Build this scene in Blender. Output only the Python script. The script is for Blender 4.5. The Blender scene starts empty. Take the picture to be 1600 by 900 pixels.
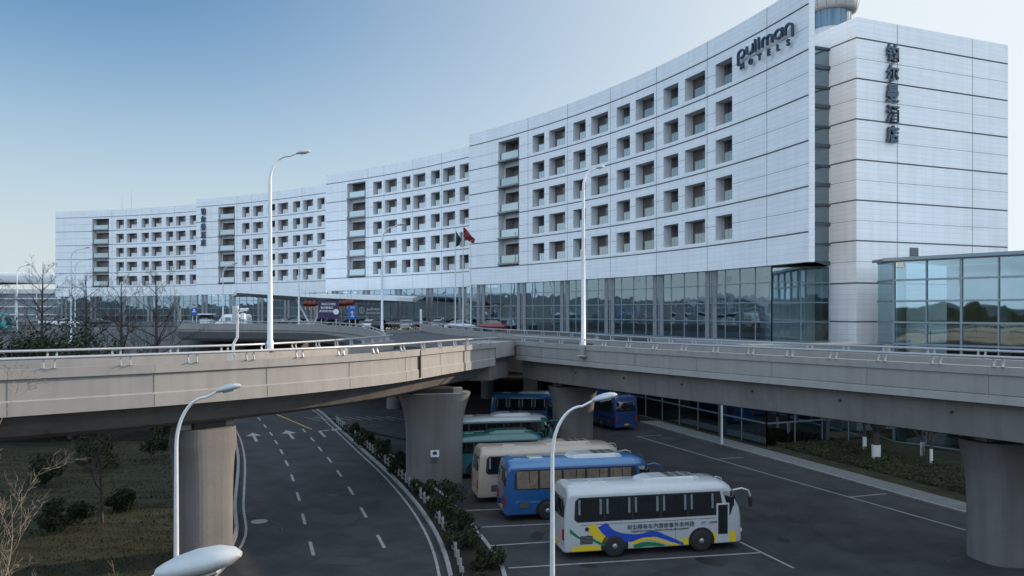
import bpy, math, random
from mathutils import Vector, Matrix, noise
random.seed(7)
scene = bpy.context.scene
R = math.radians
PI = math.pi
# ------------------------------------------------------------------ camera, sky, sun, exposure
CAMZ = 10.6
F = 1250.0                      # focal length in pixels of a 1600 px wide picture
cam_d = bpy.data.cameras.new('camera'); cam = bpy.data.objects.new('camera', cam_d)
scene.collection.objects.link(cam); scene.camera = cam
cam_d.sensor_width = 36; cam_d.lens = 36 * F / 1600; cam_d.shift_y = 37 / 1600
cam_d.clip_start = .1; cam_d.clip_end = 8000
cam.location = (0, 0, CAMZ); cam.rotation_euler = (PI / 2, 0, 0)
SUN_AZ, SUN_EL = 22.5, 19.0     # azimuth from +X towards +Y
world = bpy.data.worlds.new('World'); scene.world = world; world.use_nodes = True
wn = world.node_tree
sky = wn.nodes.new('ShaderNodeTexSky'); sky.sky_type = 'NISHITA'; sky.sun_disc = False
sky.sun_elevation = R(SUN_EL); sky.sun_rotation = R(90 - SUN_AZ)
sky.air_density = 1.0; sky.dust_density = 0.3; sky.ozone_density = 1.0
def wnode(t, **k):
    n = wn.nodes.new(t)
    for a, b in k.items(): setattr(n, a, b)
    return n
tint = wnode('ShaderNodeVectorMath', operation='MULTIPLY'); tint.inputs[1].default_value = (.70, .98, 1.14)
wn.links.new(sky.outputs[0], tint.inputs[0]); wn.links.new(tint.outputs[0], wn.nodes['Background'].inputs[0])
wn.nodes['Background'].inputs[1].default_value = 0.070
# unseen broken cloud, added as bright fill beside and behind the camera (it shows in the hotel's glass and lights its shaded front)
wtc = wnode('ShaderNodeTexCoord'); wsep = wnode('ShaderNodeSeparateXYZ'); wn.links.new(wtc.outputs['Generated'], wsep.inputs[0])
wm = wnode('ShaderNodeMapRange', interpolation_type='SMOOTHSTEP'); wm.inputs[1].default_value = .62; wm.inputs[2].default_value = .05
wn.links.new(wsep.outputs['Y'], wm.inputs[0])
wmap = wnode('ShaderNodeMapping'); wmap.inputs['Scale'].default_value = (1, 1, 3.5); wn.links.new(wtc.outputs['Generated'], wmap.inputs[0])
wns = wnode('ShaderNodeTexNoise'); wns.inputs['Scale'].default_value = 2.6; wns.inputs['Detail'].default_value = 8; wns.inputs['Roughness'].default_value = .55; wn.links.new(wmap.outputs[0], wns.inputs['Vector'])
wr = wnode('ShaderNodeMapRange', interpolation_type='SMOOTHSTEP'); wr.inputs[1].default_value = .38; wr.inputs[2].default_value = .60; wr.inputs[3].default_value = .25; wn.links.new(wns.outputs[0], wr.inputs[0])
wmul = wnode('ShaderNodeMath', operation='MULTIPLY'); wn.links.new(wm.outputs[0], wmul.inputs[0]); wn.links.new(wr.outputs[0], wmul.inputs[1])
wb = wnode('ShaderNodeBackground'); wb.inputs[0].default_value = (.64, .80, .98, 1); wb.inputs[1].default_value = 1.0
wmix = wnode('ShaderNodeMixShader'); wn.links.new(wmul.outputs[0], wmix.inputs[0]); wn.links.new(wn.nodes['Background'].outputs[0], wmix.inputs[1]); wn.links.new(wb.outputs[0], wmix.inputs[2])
# pale winter haze low in the sky
wv = wnode('ShaderNodeMapRange', interpolation_type='SMOOTHSTEP'); wv.inputs[1].default_value = -.04; wv.inputs[2].default_value = .375
wn.links.new(wsep.outputs['Z'], wv.inputs[0])
wgx = wnode('ShaderNodeMapRange', interpolation_type='SMOOTHSTEP'); wgx.inputs[1].default_value = -.47; wgx.inputs[2].default_value = .48; wgx.inputs[3].default_value = 1.0; wgx.inputs[4].default_value = .02
wn.links.new(wsep.outputs['X'], wgx.inputs[0])
wf = wnode('ShaderNodeMath', operation='MULTIPLY'); wn.links.new(wv.outputs[0], wf.inputs[0]); wn.links.new(wgx.outputs[0], wf.inputs[1])
wf2 = wnode('ShaderNodeMath', operation='SUBTRACT'); wf2.inputs[0].default_value = 1.0; wn.links.new(wf.outputs[0], wf2.inputs[1])
wh = wnode('ShaderNodeBackground'); wh.inputs[0].default_value = (.87, .95, 1.0, 1); 
whs = wnode('ShaderNodeMapRange', interpolation_type='SMOOTHSTEP'); whs.inputs[1].default_value = -.1; whs.inputs[2].default_value = .55; whs.inputs[3].default_value = .38; whs.inputs[4].default_value = .48
wn.links.new(wsep.outputs['X'], whs.inputs[0]); wn.links.new(whs.outputs[0], wh.inputs[1])
wmix2 = wnode('ShaderNodeMixShader'); wn.links.new(wf2.outputs[0], wmix2.inputs[0]); wn.links.new(wn.nodes['Background'].outputs[0], wmix2.inputs[1]); wn.links.new(wh.outputs[0], wmix2.inputs[2])
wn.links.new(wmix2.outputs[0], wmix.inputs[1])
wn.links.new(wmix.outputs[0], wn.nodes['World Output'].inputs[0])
sun_d = bpy.data.lights.new('sun', 'SUN'); sun = bpy.data.objects.new('sun', sun_d); scene.collection.objects.link(sun)
sun_d.energy = 2.6; sun_d.angle = R(.6); sun_d.color = (1, .80, .60)
S = Vector((math.cos(R(SUN_AZ)) * math.cos(R(SUN_EL)), math.sin(R(SUN_AZ)) * math.cos(R(SUN_EL)), math.sin(R(SUN_EL))))
sun.rotation_euler = (-S).to_track_quat('-Z', 'Y').to_euler(); sun.location = (60, 20, 60)
scene.view_settings.view_transform = 'Standard'; scene.view_settings.look = 'None'
scene.view_settings.exposure = 1.0; scene.view_settings.gamma = 1
scene.render.engine = 'CYCLES'
scene.cycles.max_bounces = 8; scene.cycles.transparent_max_bounces = 12
scene.cycles.use_denoising = True
try: scene.cycles.sample_clamp_indirect = 6
except Exception: pass

# ------------------------------------------------------------------ helpers
COL = scene.collection

def tag(o, label=None, cat=None, group=None, kind=None):
    if label: o['label'] = label
    if cat: o['category'] = cat
    if group: o['group'] = group
    if kind: o['kind'] = kind
    return o

def empty(name, loc=(0, 0, 0), rz=0, label=None, cat=None, group=None):
    o = bpy.data.objects.new(name, None); COL.objects.link(o)
    o.location = loc; o.rotation_euler = (0, 0, rz); o.empty_display_size = .3
    return tag(o, label, cat, group)

def copy_tree(o, parent=None):
    c = o.copy(); COL.objects.link(c); c.parent = parent
    for ch in list(o.children): copy_tree(ch, c)
    return c

class MB:
    """collects faces of one mesh"""
    def __init__(s): s.v = []; s.f = []; s.m = []; s.uv = []; s.sm = []
    def face(s, pts, m=0, uv=None, smooth=False):
        n = len(s.v); s.v += [tuple(p) for p in pts]; s.f.append(list(range(n, n + len(pts))))
        s.m.append(m); s.uv.append(uv); s.sm.append(smooth)
    def idx(s, verts, faces, m=0, smooth=False):
        n = len(s.v); s.v += [tuple(p) for p in verts]
        for f in faces: s.f.append([n + i for i in f]); s.m.append(m); s.uv.append(None); s.sm.append(smooth)
    def box(s, c, d, rz=0, m=0, bev=0):
        cx, cy, cz = c; dx, dy, dz = d[0] / 2, d[1] / 2, d[2] / 2
        co, si = math.cos(rz), math.sin(rz)
        def t(x, y, z): return (cx + x * co - y * si, cy + x * si + y * co, cz + z)
        b = min(bev, dx * .9, dy * .9, dz * .9)
        if b <= 0:
            vs = [t(x, y, z) for z in (-dz, dz) for x, y in ((-dx, -dy), (dx, -dy), (dx, dy), (-dx, dy))]
            s.idx(vs, [(3, 2, 1, 0), (4, 5, 6, 7), (0, 1, 5, 4), (1, 2, 6, 5), (2, 3, 7, 6), (3, 0, 4, 7)], m)
        else:
            def ring(x, y, z, q): return [t(-x + q, -y, z), t(x - q, -y, z), t(x, -y + q, z), t(x, y - q, z), t(x - q, y, z), t(-x + q, y, z), t(-x, y - q, z), t(-x, -y + q, z)]
            rs = [ring(dx - b, dy - b, -dz, b * .5), ring(dx, dy, -dz + b, b), ring(dx, dy, dz - b, b), ring(dx - b, dy - b, dz, b * .5)]
            s.loft(rs, m, True, True)
    def loft(s, rings, m=0, cap0=False, cap1=False, closed=True, smooth=False):
        n = len(rings[0]); vs = [p for r in rings for p in r]; fs = []
        for i in range(len(rings) - 1):
            for j in range(n if closed else n - 1):
                k = (j + 1) % n
                fs.append((i * n + j, i * n + k, (i + 1) * n + k, (i + 1) * n + j))
        s.idx(vs, fs, m, smooth)
        if cap0: s.face(list(reversed(rings[0])), m)
        if cap1: s.face(rings[-1], m)
    def prism(s, poly, z0, z1, m=0):
        a = [(p[0], p[1], z0) for p in poly]; b = [(p[0], p[1], z1) for p in poly]
        s.loft([a, b], m, True, True)
    def tube(s, pts, rad, n=8, m=0, caps=True, smooth=True):
        pts = [Vector(p) for p in pts]; rings = []
        if not isinstance(rad, (list, tuple)): rad = [rad] * len(pts)
        up = None
        for i, p in enumerate(pts):
            d = (pts[min(i + 1, len(pts) - 1)] - pts[max(i - 1, 0)])
            if d.length < 1e-6: d = Vector((0, 0, 1))
            d.normalize()
            if up is None: up = Vector((1, 0, 0)) if abs(d.x) < .8 else Vector((0, 1, 0))
            a = (up - d * up.dot(d)).normalized(); b = d.cross(a); up = a
            rings.append([p + (a * math.cos(2 * PI * k / n) + b * math.sin(2 * PI * k / n)) * rad[i] for k in range(n)])
        s.loft(rings, m, caps, caps, True, smooth)
    def lathe(s, prof, c=(0, 0, 0), n=24, m=0, smooth=True, axis='z'):
        rings = []
        for r, z in prof:
            ring = []
            for k in range(n):
                a = 2 * PI * k / n; x, y = r * math.cos(a), r * math.sin(a)
                if axis == 'z': ring.append((c[0] + x, c[1] + y, c[2] + z))
                else: ring.append((c[0] + x, c[1] + z, c[2] + y))
            rings.append(ring)
        s.loft(rings, m, True, True, True, smooth)
    def bar(s, a, b, w, h, m=0):
        a, b = Vector(a), Vector(b); d = (b - a).normalized()
        up = Vector((0, 0, 1)) if abs(d.z) < .95 else Vector((1, 0, 0))
        x = d.cross(up).normalized() * w / 2; y = x.normalized().cross(d) * h / 2
        s.loft([[p - x - y, p + x - y, p + x + y, p - x + y] for p in (a, b)], m, True, True)
    def build(s, name, mats, parent=None, loc=None):
        me = bpy.data.meshes.new(name); me.from_pydata(s.v, [], s.f)
        if not isinstance(mats, (list, tuple)): mats = [mats]
        for mt in mats: me.materials.append(mt)
        for i, p in enumerate(me.polygons):
            p.material_index = s.m[i]; p.use_smooth = s.sm[i]
        if any(u is not None for u in s.uv):
            l = me.uv_layers.new(name='UVMap')
            for i, p in enumerate(me.polygons):
                if s.uv[i]:
                    for k, li in enumerate(p.loop_indices): l.data[li].uv = s.uv[i][k]
        me.validate(); me.update()
        o = bpy.data.objects.new(name, me); COL.objects.link(o)
        if parent: o.parent = parent
        if loc: o.location = loc
        return o

def offset_poly(path, d):
    """2D offset of an open polyline, d to the left of the walking direction"""
    out = []
    for i, p in enumerate(path):
        a = Vector(path[max(i - 1, 0)][:2]); b = Vector(path[min(i + 1, len(path) - 1)][:2])
        t = (b - a).normalized(); out.append((p[0] - t.y * d, p[1] + t.x * d))
    return out

def resample(path, step):
    """Catmull-Rom through 2D/3D points, resampled"""
    P = [Vector(p) for p in path]; P = [P[0] * 2 - P[1]] + P + [P[-1] * 2 - P[-2]]; fine = []
    for i in range(1, len(P) - 2):
        for k in range(24):
            t = k / 24
            a, b, c, d = P[i - 1], P[i], P[i + 1], P[i + 2]
            fine.append(.5 * ((2 * b) + (c - a) * t + (2 * a - 5 * b + 4 * c - d) * t * t + (3 * b - a - 3 * c + d) * t ** 3))
    fine.append(P[-2]); L = [0]
    for i in range(1, len(fine)): L.append(L[-1] + (fine[i] - fine[i - 1]).length)
    n = max(2, int(round(L[-1] / step)) + 1); out = []; j = 0
    for k in range(n):
        q = L[-1] * k / (n - 1)
        while j < len(L) - 2 and L[j + 1] < q: j += 1
        f = (q - L[j]) / max(1e-9, L[j + 1] - L[j]); out.append(fine[j].lerp(fine[j + 1], min(1, f)))
    return out

def G(px, py, z=0):
    Y = F * (CAMZ - z) / (py - 487); return ((px - 800) / F * Y, Y)

# ------------------------------------------------------------------ materials
def mat(name, col, rough=.6, metal=0, spec=.5, var=0, vscale=3, bump=0, bscale=30, coat=0, rvar=0, streak=0, vr=(.3, .7)):
    m = bpy.data.materials.new(name); m.use_nodes = True; nt = m.node_tree; b = nt.nodes['Principled BSDF']
    b.inputs['Base Color'].default_value = (*col, 1); b.inputs['Roughness'].default_value = rough
    b.inputs['Metallic'].default_value = metal; b.inputs['Specular IOR Level'].default_value = spec
    if coat: b.inputs['Coat Weight'].default_value = coat; b.inputs['Coat Roughness'].default_value = .08
    N, L = nt.nodes, nt.links
    tc = N.new('ShaderNodeTexCoord'); src = tc.outputs['Object']
    last = None
    if var:
        n1 = N.new('ShaderNodeTexNoise'); n1.inputs['Scale'].default_value = vscale; n1.inputs['Detail'].default_value = 8; n1.inputs['Roughness'].default_value = .65
        L.new(src, n1.inputs['Vector'])
        mr = N.new('ShaderNodeMapRange'); mr.inputs[1].default_value = vr[0]; mr.inputs[2].default_value = vr[1]
        mr.inputs[3].default_value = 1 - var; mr.inputs[4].default_value = 1 + var; L.new(n1.outputs[0], mr.inputs[0])
        last = mr.outputs[0]
    if streak:
        mp = N.new('ShaderNodeMapping'); mp.inputs['Scale'].default_value = (2.2, 2.2, .12); L.new(src, mp.inputs[0])
        n2 = N.new('ShaderNodeTexNoise'); n2.inputs['Scale'].default_value = 1; n2.inputs['Detail'].default_value = 6; L.new(mp.outputs[0], n2.inputs['Vector'])
        mr2 = N.new('ShaderNodeMapRange'); mr2.inputs[1].default_value = .45; mr2.inputs[2].default_value = .72; mr2.inputs[3].default_value = 1; mr2.inputs[4].default_value = 1 - streak
        L.new(n2.outputs[0], mr2.inputs[0])
        if last:
            mm = N.new('ShaderNodeMath'); mm.operation = 'MULTIPLY'; L.new(last, mm.inputs[0]); L.new(mr2.outputs[0], mm.inputs[1]); last = mm.outputs[0]
        else: last = mr2.outputs[0]
    if last:
        vm = N.new('ShaderNodeVectorMath'); vm.operation = 'SCALE'; vm.inputs[0].default_value = col; L.new(last, vm.inputs['Scale'])
        L.new(vm.outputs[0], b.inputs['Base Color'])
    if rvar:
        n4 = N.new('ShaderNodeTexNoise'); n4.inputs['Scale'].default_value = vscale * 1.7; n4.inputs['Detail'].default_value = 5; L.new(src, n4.inputs['Vector'])
        m4 = N.new('ShaderNodeMapRange'); m4.inputs[3].default_value = rough - rvar; m4.inputs[4].default_value = rough + rvar; L.new(n4.outputs[0], m4.inputs[0]); L.new(m4.outputs[0], b.inputs['Roughness'])
    if bump:
        n3 = N.new('ShaderNodeTexNoise'); n3.inputs['Scale'].default_value = bscale; n3.inputs['Detail'].default_value = 6; L.new(src, n3.inputs['Vector'])
        bp = N.new('ShaderNodeBump'); bp.inputs['Strength'].default_value = bump; bp.inputs['Distance'].default_value = .05
        L.new(n3.outputs[0], bp.inputs['Height']); L.new(bp.outputs[0], b.inputs['Normal'])
    return m

def cladding(name, col):
    """pale stone panels: UV in metres, thin open joints, single panels a touch different, rain streaks"""
    m = bpy.data.materials.new(name); m.use_nodes = True; nt = m.node_tree; N, L = nt.nodes, nt.links; b = N['Principled BSDF']
    b.inputs['Roughness'].default_value = .5
    uv = N.new('ShaderNodeUVMap'); uv.uv_map = 'UVMap'
    br = N.new('ShaderNodeTexBrick'); br.offset = 0; br.offset_frequency = 2
    for k, v in (('Scale', 1), ('Mortar Size', .011), ('Mortar Smooth', .2), ('Brick Width', 3.0), ('Row Height', .45)): br.inputs[k].default_value = v
    br.inputs['Color1'].default_value = (*[c * 1.015 for c in col], 1); br.inputs['Color2'].default_value = (*[c * .965 for c in col], 1)
    br.inputs['Mortar'].default_value = (*[c * .66 for c in col], 1)
    L.new(uv.outputs[0], br.inputs['Vector'])
    sp = N.new('ShaderNodeMapping'); sp.inputs['Scale'].default_value = (1.3, .07, 1); L.new(uv.outputs[0], sp.inputs[0])
    n1 = N.new('ShaderNodeTexNoise'); n1.inputs['Scale'].default_value = 1; n1.inputs['Detail'].default_value = 7; L.new(sp.outputs[0], n1.inputs['Vector'])
    mr = N.new('ShaderNodeMapRange'); mr.inputs[1].default_value = .42; mr.inputs[2].default_value = .75; mr.inputs[3].default_value = 1.01; mr.inputs[4].default_value = .93; L.new(n1.outputs[0], mr.inputs[0])
    n2 = N.new('ShaderNodeTexNoise'); n2.inputs['Scale'].default_value = .35; n2.inputs['Detail'].default_value = 6; L.new(uv.outputs[0], n2.inputs['Vector'])
    mr2 = N.new('ShaderNodeMapRange'); mr2.inputs[1].default_value = .3; mr2.inputs[2].default_value = .7; mr2.inputs[3].default_value = .97; mr2.inputs[4].default_value = 1.02; L.new(n2.outputs[0], mr2.inputs[0])
    mm = N.new('ShaderNodeMath'); mm.operation = 'MULTIPLY'; L.new(mr.outputs[0], mm.inputs[0]); L.new(mr2.outputs[0], mm.inputs[1])
    vm = N.new('ShaderNodeVectorMath'); vm.operation = 'SCALE'; L.new(br.outputs[0], vm.inputs[0]); L.new(mm.outputs[0], vm.inputs['Scale'])
    L.new(vm.outputs[0], b.inputs['Base Color'])
    bp = N.new('ShaderNodeBump'); bp.inputs['Strength'].default_value = .2; bp.inputs['Distance'].default_value = .008; bp.invert = True
    L.new(br.outputs['Fac'], bp.inputs['Height']); L.new(bp.outputs[0], b.inputs['Normal'])
    return m

def facade_glass(name, tint, refl=.35, wav=.004, wscale=.5, gcol=(.80, .90, .95)):
    """see-through tinted pane with a mirror-like face, faintly wavy"""
    m = bpy.data.materials.new(name); m.use_nodes = True; nt = m.node_tree; N, L = nt.nodes, nt.links
    N.remove(N['Principled BSDF']); out = N['Material Output']
    tr = N.new('ShaderNodeBsdfTransparent'); tr.inputs[0].default_value = (*tint, 1)
    gl = N.new('ShaderNodeBsdfGlossy'); gl.inputs['Roughness'].default_value = .02; gl.inputs[0].default_value = (*gcol, 1)
    fr = N.new('ShaderNodeFresnel'); fr.inputs[0].default_value = 1.6
    mr = N.new('ShaderNodeMapRange'); mr.inputs[1].default_value = 0; mr.inputs[2].default_value = 1; mr.inputs[3].default_value = refl; mr.inputs[4].default_value = 1
    L.new(fr.outputs[0], mr.inputs[0])
    tc = N.new('ShaderNodeTexCoord'); n1 = N.new('ShaderNodeTexNoise'); n1.inputs['Scale'].default_value = wscale; n1.inputs['Detail'].default_value = 1; L.new(tc.outputs['Object'], n1.inputs['Vector'])
    bp = N.new('ShaderNodeBump'); bp.inputs['Strength'].default_value = 1; bp.inputs['Distance'].default_value = wav; L.new(n1.outputs[0], bp.inputs['Height']); L.new(bp.outputs[0], gl.inputs['Normal'])
    mx = N.new('ShaderNodeMixShader'); L.new(mr.outputs[0], mx.inputs[0]); L.new(tr.outputs[0], mx.inputs[1]); L.new(gl.outputs[0], mx.inputs[2]); L.new(mx.outputs[0], out.inputs[0])
    return m

M = dict(
    clad=cladding('pale_stone_cladding', (.83, .845, .86)),
    groove=mat('dark_groove', (.20, .21, .225), .7),
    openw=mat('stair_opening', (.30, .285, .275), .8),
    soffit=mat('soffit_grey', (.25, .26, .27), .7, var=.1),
    reveal=mat('reveal_white', (.66, .67, .68), .6, var=.06, vscale=1),
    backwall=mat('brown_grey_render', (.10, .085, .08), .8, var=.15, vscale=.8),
    winglass=mat('dark_window_glass', (.012, .014, .017), .06, spec=.9),
    bal=facade_glass('balustrade_glass', (.55, .66, .66), .32, .0, .5, (.30, .35, .36)),
    lobby=facade_glass('lobby_glass', (.42, .55, .58), .28, .007, .6, (.68, .86, .96)),
    cornerg=facade_glass('corner_glass', (.70, .82, .85), .20, .006, .55, (.78, .9, .95)),
    annexg=facade_glass('annex_glass', (.34, .50, .55), .27, .007, .5, (.66, .84, .88)),
    mullion=mat('mullion_metal', (.22, .27, .30), .4, .6),
    darkmet=mat('dark_sheet_metal', (.10, .12, .14), .4, .7),
    granite=mat('grey_granite', (.20, .205, .215), .5, var=.15, vscale=2),
    interior=mat('interior_dark', (.08, .085, .09), .8, var=.3, vscale=.5),
    intfloor=mat('interior_floor', (.07, .07, .07), .4),
    roof=mat('roof_gravel', (.30, .30, .30), .9),
    signmet=mat('sign_steel', (.055, .085, .12), .35, .5),
    conc=mat('viaduct_concrete', (.27, .255, .235), .85, var=.08, vscale=.6, bump=.08, bscale=25, streak=.22),
    concpar=mat('parapet_concrete', (.27, .258, .243), .85, var=.07, vscale=.8, bump=.08, bscale=25, streak=.12),
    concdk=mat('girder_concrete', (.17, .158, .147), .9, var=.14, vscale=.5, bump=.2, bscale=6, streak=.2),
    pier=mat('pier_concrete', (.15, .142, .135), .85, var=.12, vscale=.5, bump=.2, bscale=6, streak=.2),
    deck=mat('deck_asphalt', (.07, .07, .072), .85, var=.15, vscale=2, bump=.3, bscale=60),
    joint=mat('joint_rubber', (.03, .03, .03), .8),
    rail=mat('galvanised_rail', (.38, .39, .40), .4, .35, var=.08, vscale=4),
    pole=mat('lamp_pole_paint', (.62, .64, .66), .42, .1, var=.07, vscale=3),
    lamp=mat('lamp_head_paint', (.42, .44, .45), .38, .1, var=.06, vscale=6),
    lampglass=mat('lamp_lens', (.45, .47, .46), .2),
    asphalt=mat('asphalt', (.024, .025, .027), .85, var=.38, vscale=.5, bump=.4, bscale=70, rvar=.1, vr=(.38, .62)),
    asphalt2=mat('car_park_asphalt', (.026, .026, .027), .85, var=.42, vscale=.4, bump=.4, bscale=70, rvar=.1, vr=(.38, .62)),
    kerb=mat('kerb_stone', (.22, .22, .215), .8, var=.2, vscale=2, bump=.2),
    paving=mat('pavement_slabs', (.13, .13, .125), .85, var=.2, vscale=1.2, bump=.2),
    paint=mat('road_paint', (.25, .25, .245), .7, var=.3, vscale=3),
    ypaint=mat('yellow_road_paint', (.42, .26, .05), .7, var=.3, vscale=3),
    soil=mat('dry_ground', (.030, .029, .025), .95, 0, 0, var=.35, vscale=.3, bump=.5, bscale=8),
    lawn=mat('winter_lawn', (.034, .034, .020), .95, 0, .1, var=.4, vscale=.8, bump=.5, bscale=25),
    slope=mat('paved_slope', (.075, .078, .082), .9, var=.2, vscale=.15, bump=.2, bscale=3),
    leafd=mat('evergreen_leaf', (.026, .034, .016), .95, 0, .15, var=.4, vscale=1.5),
    leafc=mat('cover_leaf', (.030, .034, .016), .95, 0, .15, var=.5, vscale=1),
    bark=mat('bark', (.05, .042, .036), .9, var=.3, vscale=6, bump=.5, bscale=20),
    twig=mat('pale_twig', (.20, .155, .11), .85, var=.2, vscale=6),
    lime=mat('lime_wash', (.70, .70, .68), .8),
    white=mat('bus_white', (.42, .43, .44), .25, coat=.6, var=.05, vscale=1),
    blue=mat('bus_blue', (.015, .075, .22), .25, coat=.6, var=.06, vscale=1),
    sky_blue=mat('bus_sky_blue', (.03, .14, .30), .25, coat=.6, var=.06, vscale=1),
    navy=mat('bus_navy', (.01, .035, .13), .25, coat=.6, var=.06, vscale=1),
    tan=mat('bus_tan', (.36, .30, .24), .3, coat=.5, var=.06, vscale=1),
    teal=mat('bus_teal', (.02, .11, .13), .25, coat=.6, var=.06, vscale=1),
    brteal=mat('bus_bright_teal', (.02, .24, .25), .25, coat=.6),
    tealg=mat('bus_green_teal', (.02, .10, .09), .25, coat=.6, var=.06, vscale=1),
    yellow=mat('livery_yellow', (.65, .46, .02), .3, coat=.5),
    lblue=mat('livery_blue', (.02, .06, .38), .3, coat=.5),
    green=mat('livery_green', (.01, .16, .07), .3, coat=.5),
    glass=mat('vehicle_glass', (.008, .010, .012), .04, spec=1, coat=.5),
    glassc=mat('curtained_glass', (.17, .13, .10), .08, spec=1, coat=.6, var=.35, vscale=2.5),
    black=mat('black_plastic', (.015, .015, .016), .45),
    curtainp=mat('room_curtain', (.16, .15, .14), .9),
    curtain=mat('curtain_cloth', (.16, .19, .21), .9, var=.2, vscale=6),
    tyre=mat('tyre_rubber', (.018, .018, .018), .85),
    rim=mat('wheel_rim', (.30, .31, .32), .4, .6),
    red=mat('red_lens', (.30, .015, .01), .25),
    orange=mat('orange_plate', (.55, .30, .03), .5),
    headl=mat('headlamp', (.6, .62, .64), .1, spec=1),
    redcloth=mat('red_cloth', (.17, .006, .012), .7), darkcloth=mat('dark_green_cloth', (.015, .04, .035), .8),
    purple=mat('board_purple', (.035, .022, .08), .5), signblue=mat('sign_blue', (.02, .10, .36), .45),
    signwhite=mat('sign_white', (.72, .73, .74), .5), text=mat('dark_text', (.02, .03, .05), .5),
    lantern=mat('red_lantern', (.14, .005, .006), .5), gold=mat('gold_trim', (.5, .34, .08), .4, .5),
    towerglass=mat('tower_glass', (.05, .17, .26), .08, spec=1), towerwhite=mat('tower_panel', (.64, .66, .68), .5),
    farwhite=mat('far_white_roof', (.55, .56, .57), .6), farglass=mat('far_glass', (.16, .19, .22), .2, spec=.8, var=.2, vscale=.1),
    carw=mat('car_white', (.62, .63, .64), .25, coat=.6), carb=mat('car_black', (.012, .013, .016), .22, coat=.7),
    cars=mat('car_silver', (.30, .32, .34), .3, .5, coat=.6), card=mat('car_navy', (.015, .03, .07), .25, coat=.7), carr=mat('car_red', (.22, .015, .02), .25, coat=.7),
    hill=mat('hill_haze', (.09, .11, .13), 1, 0, 0, var=.15, vscale=.01),
)

# ------------------------------------------------------------------ hotel geometry in plan
Z_DECK = 8.0; ZB = 14.54; L0 = 16.91; FH = 3.6; ZT = 36.65
SEG = {}
def make_seg(key, s, e, Rr, xs_cols, xs_log, joints):
    s, e = Vector(s), Vector(e); ch = e - s; L = ch.length; d = ch / L; nr = Vector((d.y, -d.x))   # away from the camera
    if nr.dot(s) < 0: nr = -nr
    half = math.asin(L / 2 / Rr); c = (s + e) / 2 - nr * (Rr * math.cos(half))
    SEG[key] = dict(c=c, d=d, nr=nr, R=Rr, half=half, L=2 * half * Rr)
    SEG[key]['cols'] = xs_cols; SEG[key]['log'] = xs_log; SEG[key]['joints'] = joints
def pt(key, u, off=0):
    """point u metres along the arc from the near end; off metres behind the face"""
    g = SEG[key]; a = -g['half'] + u / g['R']
    q = g['nr'] * math.cos(a) + g['d'] * math.sin(a); return g['c'] + q * (g['R'] + off)
def nrm(key, u):
    g = SEG[key]; a = -g['half'] + u / g['R']; return -(g['nr'] * math.cos(a) + g['d'] * math.sin(a))
def u_of_px(key, px):
    lo, hi = -2.0, SEG[key]['L'] + 2
    for _ in range(40):
        m = (lo + hi) / 2; p = pt(key, m)
        if 800 + F * p.x / p.y > px: lo = m
        else: hi = m
    return (lo + hi) / 2
make_seg('D', (23.4, 63.1), (-6.3, 117.7), 130, [(1118, 1144), (1070, 1101.7), (1036.7, 1059.7), (993, 1022), (963.3, 984.3), (923.5, 950), (895.6, 915), (858, 883), (832, 850.4)], (778.7, 811), [1198.3, 1105, 1025.7, 953.4, 886.7, 825])
make_seg('C', (-6.74, 125.7), (-35.6, 152.9), 150, [(719.5, 731), (692, 711), (673.3, 687), (646.5, 664), (628, 641), (602, 619.5), (583.4, 596.2)], (544.6, 569), [690, 645, 600, 575])
make_seg('B', (-38.1, 163.6), (-73.4, 186), 150, [(496, 507), (474, 488.4), (457.5, 469), (434.8, 449.7), (418.4, 430), (395.6, 410.6), (378, 390)], (343, 365), [472, 433, 393, 370])
make_seg('A', (-76.6, 193.8), (-119.0, 208.5), 150, [(296.5, 307), (275, 289.7), (259.5, 270.5), (237.5, 252), (221.3, 232.7), (198.7, 213.5), (181.7, 193.4)], (146, 168.5), [273, 236, 197, 175])

hotel = empty('hotel_building', (10, 100, 0), 0, 'long curved white hotel in four stepped blocks with recessed windows', 'hotel')
HOFF = Vector((10, 100, 0))
def hb(mb, name, mats, parent=None, **k):
    """build a mesh with world coordinates under the hotel empty"""
    par = parent or hotel; off = HOFF if True else 0
    mb.v = [(x - off.x, y - off.y, z - off.z) for x, y, z in mb.v]
    return mb.build(name, mats, par, **k)

def relief_wall(mb, pfun, nfun, us, zs, cell, uoff=0):
    """grid wall; cell(i,j) -> None (opening) or (depth, material)"""
    nu, nz = len(us) - 1, len(zs) - 1
    C = [[cell((us[i] + us[i + 1]) / 2, (zs[j] + zs[j + 1]) / 2) for j in range(nz)] for i in range(nu)]
    def P(u, z, d):
        p = pfun(u, d); return (p.x, p.y, z)
    for i in range(nu):
        for j in range(nz):
            c = C[i][j]
            if c is None: continue
            d, m = c; a, b, z0, z1 = us[i], us[i + 1], zs[j], zs[j + 1]
            mb.face([P(a, z0, d), P(b, z0, d), P(b, z1, d), P(a, z1, d)], m, [(a + uoff, z0), (b + uoff, z0), (b + uoff, z1), (a + uoff, z1)])
            if i + 1 < nu and C[i + 1][j] is not None and C[i + 1][j][0] != d:
                e = C[i + 1][j][0]; mb.face([P(b, z0, d), P(b, z1, d), P(b, z1, e), P(b, z0, e)], m, [(0, 0)] * 4)
            if j + 1 < nz and C[i][j + 1] is not None and C[i][j + 1][0] != d:
                e = C[i][j + 1][0]; mb.face([P(a, z1, d), P(b, z1, d), P(b, z1, e), P(a, z1, e)], m, [(0, 0)] * 4)

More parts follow.
